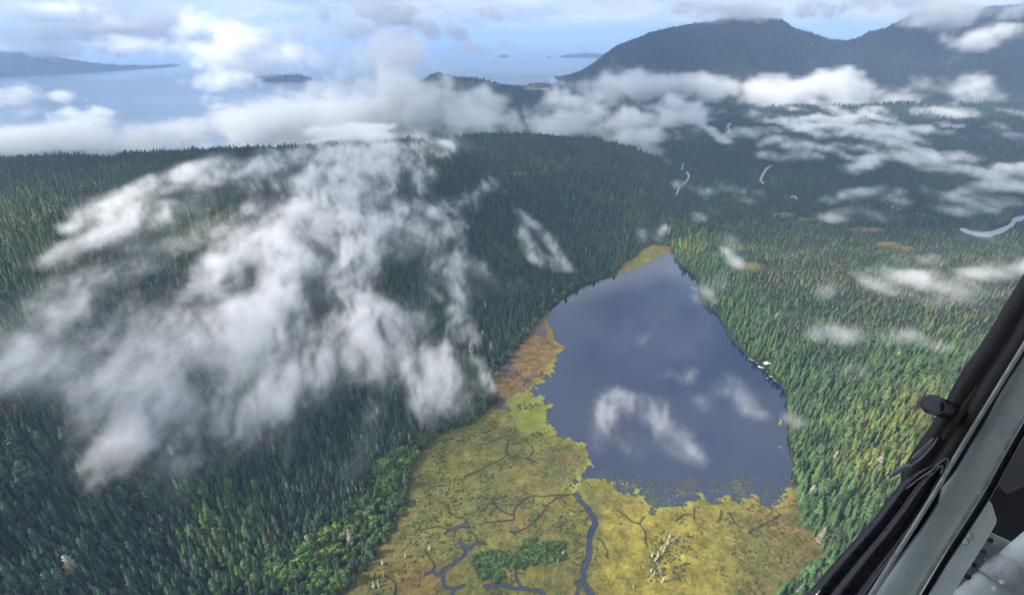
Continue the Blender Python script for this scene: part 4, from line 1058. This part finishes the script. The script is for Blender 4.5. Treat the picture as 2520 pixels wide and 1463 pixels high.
def volume_grid(name, label, mn, step, D, mat):
    """a fog grid filled from an array of densities"""
    nx, ny, nz = D.shape; mx = tuple(mn[k] + step * (D.shape[k] - 1) for k in range(3))
    me = bpy.data.meshes.new(name); me.vertices.add(D.size); a = me.attributes.new('d', 'FLOAT', 'POINT'); a.data.foreach_set('value', np.ascontiguousarray(D, np.float32).ravel())
    cs = np.zeros((D.size, 3), np.float32); cs[:] = (np.array(mn) + np.array(mx)) / 2; cs[0] = mn; cs[-1] = mx
    me.vertices.foreach_set('co', cs.ravel())
    o = bpy.data.objects.new(name, me); COL.objects.link(o)
    ng = bpy.data.node_groups.new(name, 'GeometryNodeTree')
    ng.interface.new_socket('Geometry', in_out='INPUT', socket_type='NodeSocketGeometry'); ng.interface.new_socket('Geometry', in_out='OUTPUT', socket_type='NodeSocketGeometry')
    N, L = ng.nodes, ng.links; gi, go = N.new('NodeGroupInput'), N.new('NodeGroupOutput')
    vc = N.new('GeometryNodeVolumeCube'); vc.inputs['Min'].default_value = mn; vc.inputs['Max'].default_value = mx
    for s, v in zip('XYZ', D.shape): vc.inputs['Resolution ' + s].default_value = v
    def vm(op, a_, b_):
        n_ = N.new('ShaderNodeVectorMath'); n_.operation = op; L.new(a_, n_.inputs[0])
        if b_ is not None: n_.inputs[1].default_value = b_
        return n_.outputs[0]
    v = vm('FLOOR', vm('ADD', vm('SCALE', vm('SUBTRACT', N.new('GeometryNodeInputPosition').outputs[0], mn), None), (.5, .5, .5)), None)
    for n_ in N:
        if n_.bl_idname == 'ShaderNodeVectorMath' and n_.operation == 'SCALE': n_.inputs['Scale'].default_value = 1 / step
    sx = N.new('ShaderNodeSeparateXYZ'); L.new(v, sx.inputs[0])
    def fi_(s):
        n_ = N.new('FunctionNodeFloatToInt'); n_.rounding_mode = 'ROUND'; L.new(s, n_.inputs[0]); return n_.outputs[0]
    def im(op, a_, b_):
        n_ = N.new('FunctionNodeIntegerMath'); n_.operation = op; L.new(a_, n_.inputs[0])
        if isinstance(b_, int): n_.inputs[1].default_value = b_
        else: L.new(b_, n_.inputs[1])
        return n_.outputs[0]
    ix, iy, iz = [fi_(sx.outputs[k]) for k in range(3)]
    idx = im('ADD', im('MULTIPLY', im('ADD', im('MULTIPLY', ix, ny), iy), nz), iz)
    na = N.new('GeometryNodeInputNamedAttribute'); na.data_type = 'FLOAT'; na.inputs[0].default_value = 'd'
    si = N.new('GeometryNodeSampleIndex'); si.data_type = 'FLOAT'; si.domain = 'POINT'; si.clamp = True
    L.new(gi.outputs[0], si.inputs['Geometry']); L.new(na.outputs[0], si.inputs['Value']); L.new(idx, si.inputs['Index']); L.new(si.outputs[0], vc.inputs['Density'])
    sm = N.new('GeometryNodeSetMaterial'); sm.inputs['Material'].default_value = mat; L.new(vc.outputs[0], sm.inputs[0]); L.new(sm.outputs[0], go.inputs[0])
    o.modifiers.new('fog', 'NODES').node_group = ng
    tag(o, label, kind='stuff')
    return o
volume_mat('mist_air', (.97, .98, 1.0), 1.0, .0)
MAT['mist_air'].node_tree.nodes['Principled Volume'].inputs['Density Attribute'].default_value = 'density'

MIST = [  # picture line, half width in picture points, strength, height of its middle over the ground
 ([(330,1030),(400,980),(480,930),(560,860),(620,800)], 85, 1.0, 38), ([(560,860),(640,740),(700,640),(740,540),(790,450),(840,400)], 85, 1.0, 40),
 ([(600,1010),(700,950),(780,900),(880,830),(950,780)], 70, 1.0, 40), ([(250,960),(330,860),(420,770),(520,690),(600,600)], 48, .8, 36),
 ([(280,560),(350,470),(450,440),(560,400)], 42, .75, 34), ([(290,540),(400,545),(520,480),(600,440)], 40, .65, 34),
 ([(120,640),(230,600),(330,590)], 38, .45, 30), ([(-60,900),(20,860),(90,820),(130,800)], 85, 1.0, 34), ([(-60,960),(50,960),(120,900)], 60, .95, 32),
 ([(180,740),(280,680),(380,640),(470,600)], 38, .6, 32), ([(830,700),(930,590),(1010,530),(1080,560)], 50, .85, 36), ([(980,560),(1090,610),(1180,660),(1210,690)], 45, .85, 34),
 ([(1130,690),(1115,740),(1130,800),(1132,830)], 20, .75, 30), ([(1278,560),(1300,610),(1340,640),(1395,655)], 16, .8, 30), ([(1285,530),(1330,570),(1365,610),(1390,645)], 14, .65, 30),
 ([(1010,760),(1060,700),(1150,640)], 35, .65, 34), ([(950,900),(1040,890),(1090,920),(1060,960)], 55, .85, 32), ([(1030,770),(1000,860),(960,920)], 36, .55, 32),
 ([(700,740),(800,670),(880,590),(920,540)], 48, .7, 36), ([(865,1170),(890,1110),(905,1050),(910,1010)], 20, .55, 26), ([(410,1180),(470,1140),(540,1110)], 34, .42, 26), ([(-40,1110),(120,1070),(260,1050)], 45, .35, 26), ([(400,1240),(460,1200)], 30, .25, 24),
 ([(820,400),(920,430),(960,520),(950,600)], 62, .9, 40), ([(1040,505),(1130,500),(1200,470),(1235,420)], 18, .45, 28), ([(500,570),(640,560),(760,520)], 46, .7, 36), ([(420,840),(520,800),(640,760)], 46, .7, 36),
 ([(330,1000),(350,1040),(480,1050),(600,1020)], 40, .7, 32), ([(800,820),(900,700),(960,640)], 30, .5, 32), ([(560,420),(650,400),(720,380)], 50, .8, 36),
 ([(860,300),(880,380),(960,400)], 60, .9, 50), ([(820,470),(900,400),(1000,370),(1100,350)], 50, .8, 46), ([(700,560),(800,500),(900,460)], 50, .8, 40), ([(1060,420),(1040,480),(1000,520)], 26, .4, 30), ([(640,420),(620,500),(560,560)], 30, .6, 32),
 ([(2190,690),(2260,680),(2350,705)], 45, 1.0, 34), ([(2210,640),(2290,640)], 25, .7, 34), ([(2370,690),(2440,670),(2540,650)], 24, .85, 34), ([(2240,720),(2300,735)], 22, .8, 30),
 ([(2045,530),(2110,520),(2190,532)], 22, .95, 34), ([(2005,825),(2100,830),(2240,820)], 24, .65, 28), ([(1735,735),(1765,705),(1780,690)], 20, .7, 24), ([(1795,590),(1808,650)], 13, .65, 24), ([(1860,475),(1820,462),(1770,455)], 20, .6, 30), ([(1800,480),(1830,490)], 16, .5, 30),
 ([(2025,712),(2055,700)], 16, .65, 26), ([(1885,775),(1925,790)], 16, .45, 24), ([(2275,845),(2375,860)], 18, .4, 26), ([(2010,920),(2115,908)], 20, .38, 24), ([(2095,958),(2180,948),(2290,962)], 9, .45, 22),
 ([(1712,535),(1742,520)], 13, .6, 26), ([(1616,590),(1630,572),(1642,560)], 8, .6, 24), ([(1575,590),(1590,575)], 7, .5, 24), ([(2340,525),(2400,500),(2480,490)], 28, .55, 30), ([(2370,575),(2420,580)], 18, .7, 26),
 ([(1455,1085),(1475,1020),(1500,985),(1560,1000),(1620,1010)], 22, 0.68, 16), ([(1600,1000),(1640,1050),(1700,1120)], 20, 0.56, 16), ([(1470,1075),(1540,1085),(1620,1090)], 26, 0.40, 16), ([(1738,1000),(1790,955),(1820,945),(1850,985)], 17, 0.48, 16),
 ([(1605,935),(1640,922)], 9, .5, 14), ([(1565,845),(1592,828)], 10, .5, 14), ([(1820,1000),(1890,1035)], 14, .35, 14), ([(1938,1030),(1960,1050)], 8, .55, 18), ([(1680,940),(1710,920)], 12, .3, 14),
]
def land_hit(px_, py_, up):
    d = ray(px_, py_); t = np.linspace(250, 4000, 1500); p = d * t[:, None] + np.array([0, 0, CAMZ])
    f = p[:, 2] - np.maximum(zlook(p[:, 0], p[:, 1]), 0) - up
    i = np.argmax(f < 0) if (f < 0).any() else 900
    return p[i], t[i]
def mist_grid(label, strokes, x0, x1, y0, y1, ztop, ms, k_d=1.0):
    ax_ = np.arange(x0, x1, ms); ay_ = np.arange(y0, y1, ms); az_ = np.arange(0, ztop, ms)
    AX, AY = np.meshgrid(ax_, ay_, indexing='ij')
    LZ = np.maximum(zlook(AX, AY), 0)
    cov = np.zeros(AX.shape); wsum = np.full(AX.shape, 1e-3); midw = np.full(AX.shape, .03)
    wx = 26 * fbm(AX / 110, AY / 110, octv=4, gain=.6); wy = 26 * fbm(AX / 110 + 9, AY / 110 + 4, octv=4, gain=.6)
    for pts, wpx, s_, up in strokes:
        q = smooth_line(np.array(pts, float), 3); hits = [land_hit(a, b, up) for a, b in q]
        pw = np.array([h_[0][:2] for h_ in hits]); dp = np.array([h_[1] for h_ in hits]); wd = wpx * dp.mean() / FD * 1.15
        k_ = .5 if wpx < 25 else 1.0
        d = segdist(AX + wx * k_, AY + wy * k_, pw, False, wd * 2.6)
        f = s_ * np.clip(1 - (d / (wd * 2.0)) ** 2, 0, 1) ** 1.6
        cov = np.maximum(cov, f * .80) + .10 * np.minimum(cov, f)
        midw += f * up; wsum += f
    mid = midw / wsum + 14 * fbm(AX / 85, AY / 85, octv=3)
    I, J = np.where(cov > .02)
    cv = cov[I, J]
    zrel = az_[None, :] - (LZ[I, J] + mid[I, J])[:, None]
    th = (7 + 11 * cv)[:, None]
    vert = np.clip(1 - (zrel / th) ** 2, 0, 1)
    pi_, pk_ = np.where(vert > .02)
    vx, vy, vz = AX[I, J][pi_], AY[I, J][pi_], az_[pk_]
    st = at_h(830., 400., 150)[:2] - at_h(330., 1020., 80)[:2]; st /= np.linalg.norm(st)
    us, vs = vx * st[0] + vy * st[1], -vx * st[1] + vy * st[0]
    w1 = fbm(vx / 90, vy / 90, vz / 110, octv=3)
    us = us + 45 * w1; vs = vs + 32 * w1
    nn = fbm(us / 220, vs / 70, vz / 90, octv=6, gain=.72)
    fil = 1 - np.abs(fbm(us / 80 + 11, vs / 24, vz / 70, octv=5, gain=.66)) * 2.4
    dn = np.clip(cv[pi_] * 1.0 + nn * 1.05 + (fil - .5) * .45 - .49, 0, 1.2) 
    dn = (dn ** 1.45 + .10 * np.clip(cv[pi_] * 1.3 + nn * .9 - .12, 0, 1)) * vert[pi_, pk_]
    Dm = np.zeros((len(ax_), len(ay_), len(az_)), np.float32); Dm[I[pi_], J[pi_], pk_] = dn * MIST_K * 1.5 * k_d
    volume_grid('mist', label, (float(x0), float(y0), 0.0), ms, Dm, MAT['mist_air'])
    print('MIST', Dm.shape, (Dm > 0).sum())
NL = [i for i, m_ in enumerate(MIST) if m_[0] == [(2190,690),(2260,680),(2350,705)]][0]
mist_grid('torn white mist drifting over the wooded hillside left of the lake', MIST[:NL], -1250, 420, 240, 1850, 292, 4.2)
mist_grid('small patches of white mist over the valley and the lake', MIST[NL:], 0, 1950, 380, 2050, 110, 5.0, .55)

def cloud_field(name, label, blobs, x0, x1, y0, y1, z0, z1, st_, scale, K, thr=.42, amp=1.75):
    ax = np.arange(x0, x1, st_); ay = np.arange(y0, y1, st_); az = np.arange(z0, z1, st_)
    Fd = np.zeros((len(ax), len(ay), len(az)), np.float32)
    for b_ in blobs:
        px_, py_, rx, ry, Y_ = b_[:5]; s_ = b_[5] if len(b_) > 5 else 1.0
        c_ = at_y(float(px_), float(py_), float(Y_)); dep_ = Y_ / ray(px_, py_)[1]
        RX = rx * dep_ / FD * 1.25; RZ = ry * dep_ / FD * 1.25; RY = max(RZ * 1.0, min(RX * .6, 260.))
        def sl_(a_, c0, r0):
            i0 = np.searchsorted(a_, c0 - r0); i1 = np.searchsorted(a_, c0 + r0); return i0, i1
        i0, i1 = sl_(ax, c_[0], RX); j0, j1 = sl_(ay, c_[1], RY); k0, k1 = sl_(az, c_[2], RZ)
        if i1 <= i0 or j1 <= j0 or k1 <= k0: continue
        e = 1 - (((ax[i0:i1, None, None] - c_[0]) / RX) ** 2 + ((ay[None, j0:j1, None] - c_[1]) / RY) ** 2 + ((az[None, None, k0:k1] - c_[2]) / RZ) ** 2)
        e = np.clip(e, 0, 1) * s_
        Fd[i0:i1, j0:j1, k0:k1] = 1 - (1 - Fd[i0:i1, j0:j1, k0:k1]) * (1 - .85 * e.astype(np.float32))
    I, J, K_ = np.where(Fd > .02)
    X, Y, Z = ax[I], ay[J], az[K_]
    w_ = fbm(X / scale, Y / scale, Z / scale, octv=2)
    n_ = fbm((X + w_ * scale * .5) / scale, (Y + w_ * scale * .4) / scale, Z / (scale * .7), octv=6, gain=.68)
    d_ = np.clip((Fd[I, J, K_] * 1.1 + n_ * amp - thr) * 1.1, 0, 1) ** 1.2
    Fd[:] = 0; Fd[I, J, K_] = d_ * K
    volume_grid(name, label, (float(ax[0]), float(ay[0]), float(az[0])), st_, Fd, MAT['mist_air'])
    print(name, Fd.shape, (Fd > 0).sum())
MIDC = [(740,372,90,30,1480,.75),(860,366,100,42,1450,.85),(960,345,90,40,1600,.85),(1060,330,80,30,1800,.8),(900,410,70,36,1350,.6),(-100,350,200,36,1750),(60,345,200,34,1750),(230,340,200,36,1800),(400,335,190,42,1800),(560,330,170,50,1850),(700,310,150,60,1900),(820,290,150,75,1950),(940,260,130,85,2000),(1010,220,90,70,2050),(980,170,60,50,2100),(1005,125,46,46,2150,.62),(1035,85,34,28,2150,.45),(950,120,44,40,2150,.5),(900,150,60,36,2150,.6),(1060,170,40,40,2150,.5),(860,215,60,40,2100),(760,250,80,40,2100),
 (1100,265,120,55,2150),(1190,255,80,45,2250),(1150,300,120,35,2050),(640,260,60,25,2300,.7),(220,285,60,40,2300,.6),(60,250,40,40,2400,.4),(1240,300,60,25,2200,.7),(1330,325,75,28,2300),(1290,250,40,30,2500,.7),(1400,300,95,50,2400),(1360,250,40,50,2500,.8),(1470,265,60,40,2600),(1500,300,100,40,2500),(1590,290,80,35,2600),(1660,270,90,40,2700),(1560,335,75,22,2250),(1610,370,40,32,2000),(1640,405,24,26,1900),(1460,362,28,16,2050),(1600,420,20,16,1900,.6),
 (1740,275,60,24,2800,.9),(1850,287,36,16,2850,.9),(1700,330,50,14,2400,.45),(1900,330,50,20,2500,.35),(2250,330,120,26,2700,.8),(2360,360,110,26,2500,.8),(2470,395,90,26,2300,.85),(2500,430,50,20,2200,.6),(2150,290,80,22,2950,.8),(2330,290,80,22,2900,.6),(1960,350,40,24,2300,.4),(2070,400,40,22,2100,.5),(2300,270,60,18,2950,.6),(1830,330,40,14,2500,.4)]
FARC = [(1500,225,100,36,3300),(1610,205,100,30,3600),(1700,215,110,32,3500),(1790,195,40,22,3700,.7),(1730,185,50,22,3800,.8),(1880,215,70,36,3600),(1930,240,110,36,3400),(2010,205,50,28,3700),(2080,245,110,32,3400),(2190,250,110,30,3400),(2250,205,70,20,3500,.6),(2310,235,100,26,3400),(2390,205,40,22,3400,.8),(1440,200,60,30,3500,.6),(1510,160,22,24,3600,.5),
 (1770,34,120,18,4700,.8),(1870,28,90,22,4600,.8),(1700,20,100,16,5000,.5),(2270,26,120,32,4300,.9),(2400,40,130,38,4200,.9),(2520,20,120,30,4200,.9),(2460,85,90,26,3500,.9),(2400,95,70,22,3600,.8),(2348,106,32,18,3700,.9),(2110,14,160,14,6200,.6),(2000,30,90,14,6200,.5),
 (40,75,150,40,6200),(160,55,140,38,6200),(280,52,130,36,6200),(380,72,110,40,6000),(120,100,160,28,6200,.8),(330,105,120,26,6000,.8),(560,95,110,52,4600),(640,130,110,45,4500),(520,150,80,36,4400,.9),(700,90,60,40,4600,.7),(560,200,90,20,3600,.7),(440,200,50,18,3700,.5),(850,90,110,42,4400,.9),(800,120,90,40,4300,.8),(930,90,70,40,4300,.8),(1000,70,60,40,4300,.6),(760,70,60,25,4600,.6),(640,55,90,24,5000,.6)]
rw = np.random.default_rng(5)
VAL = []
for k in range(95):         # torn scraps low over the right valley
    a, b = rw.uniform(1640, 2560), rw.uniform(262, 485)
    band = abs(b - (262 + (a - 1850) * .27))
    if rw.random() > np.exp(-(band / 60) ** 2) + .22: continue
    l_ = rw.uniform(20, 90); t_ = rw.normal(.15, .25)
    VAL.append(([(a - l_, b - l_ * t_ + rw.normal(0, 6)), (a, b), (a + l_, b + l_ * t_ + rw.normal(0, 6))], rw.uniform(7, 20) * (1.3 if band < 35 else 1), rw.uniform(.5, 1.0), rw.uniform(30, 80)))
mist_grid('web of thin torn mist over the far right valley', VAL, 250, 3350, 1250, 3180, 150, 9.0, .8)
for k in range(26):
    a = rw.uniform(1450, 2440); b = 215 + rw.normal(0, 16)
    FARC.append((a, b, rw.uniform(40, 90), rw.uniform(14, 28), rw.uniform(3150, 3700), rw.uniform(.6, 1.0)))
for k in range(22):         # soft cloud out over the sea
    FARC.append((rw.uniform(-80, 1350), rw.uniform(15, 125), rw.uniform(70, 160), rw.uniform(14, 30), rw.uniform(4800, 6400), rw.uniform(.3, .6)))
for k in range(16):
    a, b = rw.uniform(-60, 1000), rw.uniform(215, 300)
    MIDC.append((a, b, rw.uniform(25, 70), rw.uniform(10, 28), rw.uniform(2200, 2900), rw.uniform(.35, .7)))
cloud_field('low_cloud', 'thick white cloud bank lying behind the ridge and over the valley', MIDC, -2600, 3300, 1250, 3150, -10, 520, 13.0, 190., CLOUD_K)
cloud_field('low_cloud', 'far broken clouds over the sea and round the mountain tops', FARC, -6900, 5200, 2900, 6600, 20, 900, 26.0, 330., CLOUD_K * .7)

# broken cloud layer overhead, out of the picture but mirrored in the lake: its gaps let the sun through in patches
sdir = np.array([math.sin(SUN_AZ) * math.cos(SUN_EL), math.cos(SUN_AZ) * math.cos(SUN_EL), math.sin(SUN_EL)])
ax = np.arange(-6500, 5000, 60.); ay = np.arange(-2500, 7500, 60.); az = np.arange(1300, 1600, 60.)
X, Y = np.meshgrid(ax, ay, indexing='ij')
dk_ = .70 + 1.15 * fbm(X / 620, Y / 620, octv=5, gain=.55)
for a, b, h_, r_ in ((2240, 1100, 20, 210), (2380, 790, 12, 200), (2100, 1280, 10, 60), (1690, 612, 10, 90), (60, 560, 200, 170), (520, 610, 150, 60), (1600, 1340, 0, 75), (1000, 1330, 0, 40), (560, 1420, 15, 45), (2250, 190, 150, 500), (2480, 220, 100, 300), (1840, 150, 250, 110), (1900, 215, 300, 180), (200, 70, 500, 900), (1700, 640, 15, 60)):
    g_ = at_h(float(a), float(b), float(h_)) if b > 230 else at_y(float(a), float(b), 3700.0 if a < 2000 or b > 180 else 4000.0)
    q_ = g_ + sdir * (1450 - g_[2]) / sdir[2]
    dk_ = dk_ - 1.9 * np.exp(-((X - q_[0]) ** 2 + (Y - q_[1]) ** 2) / (r_ * 1.7) ** 2)
dk_ = np.clip(dk_ + .3 * sstep(2600, 3400, Y + .75 * X * 0), 0, 1.1)
prof = np.array([.6, 1, 1, .8, .4])
volume_grid('cloud_layer', 'broken cloud layer above the aircraft, mirrored in the lake', (float(ax[0]), float(ay[0]), 1300.0), 60.0, (dk_[..., None] * prof * DECK_K).astype(np.float32), MAT['mist_air'])
# the cabin round the camera shades the frame
plain('cabin_lining', (.05, .05, .05), .8, .2, 0, 12, .3)
cl = empty('aircraft_cabin', (0, 0, CAMZ)); tag(cl, 'dark cabin lining around the open window', kind='structure')
part('roof_panel', box(.15, -.50, .66, 2.7, 2.0, .03), 'cabin_lining', cl)
part('side_panel', box(1.45, -.45, -.2, .03, 1.7, 1.6), 'cabin_lining', cl)
part('rear_panel', box(.15, -1.3, -.2, 2.7, .03, 1.6), 'cabin_lining', cl)
part('floor_panel', box(.15, -.7, -1.0, 2.7, 1.2, .03), 'cabin_lining', cl)
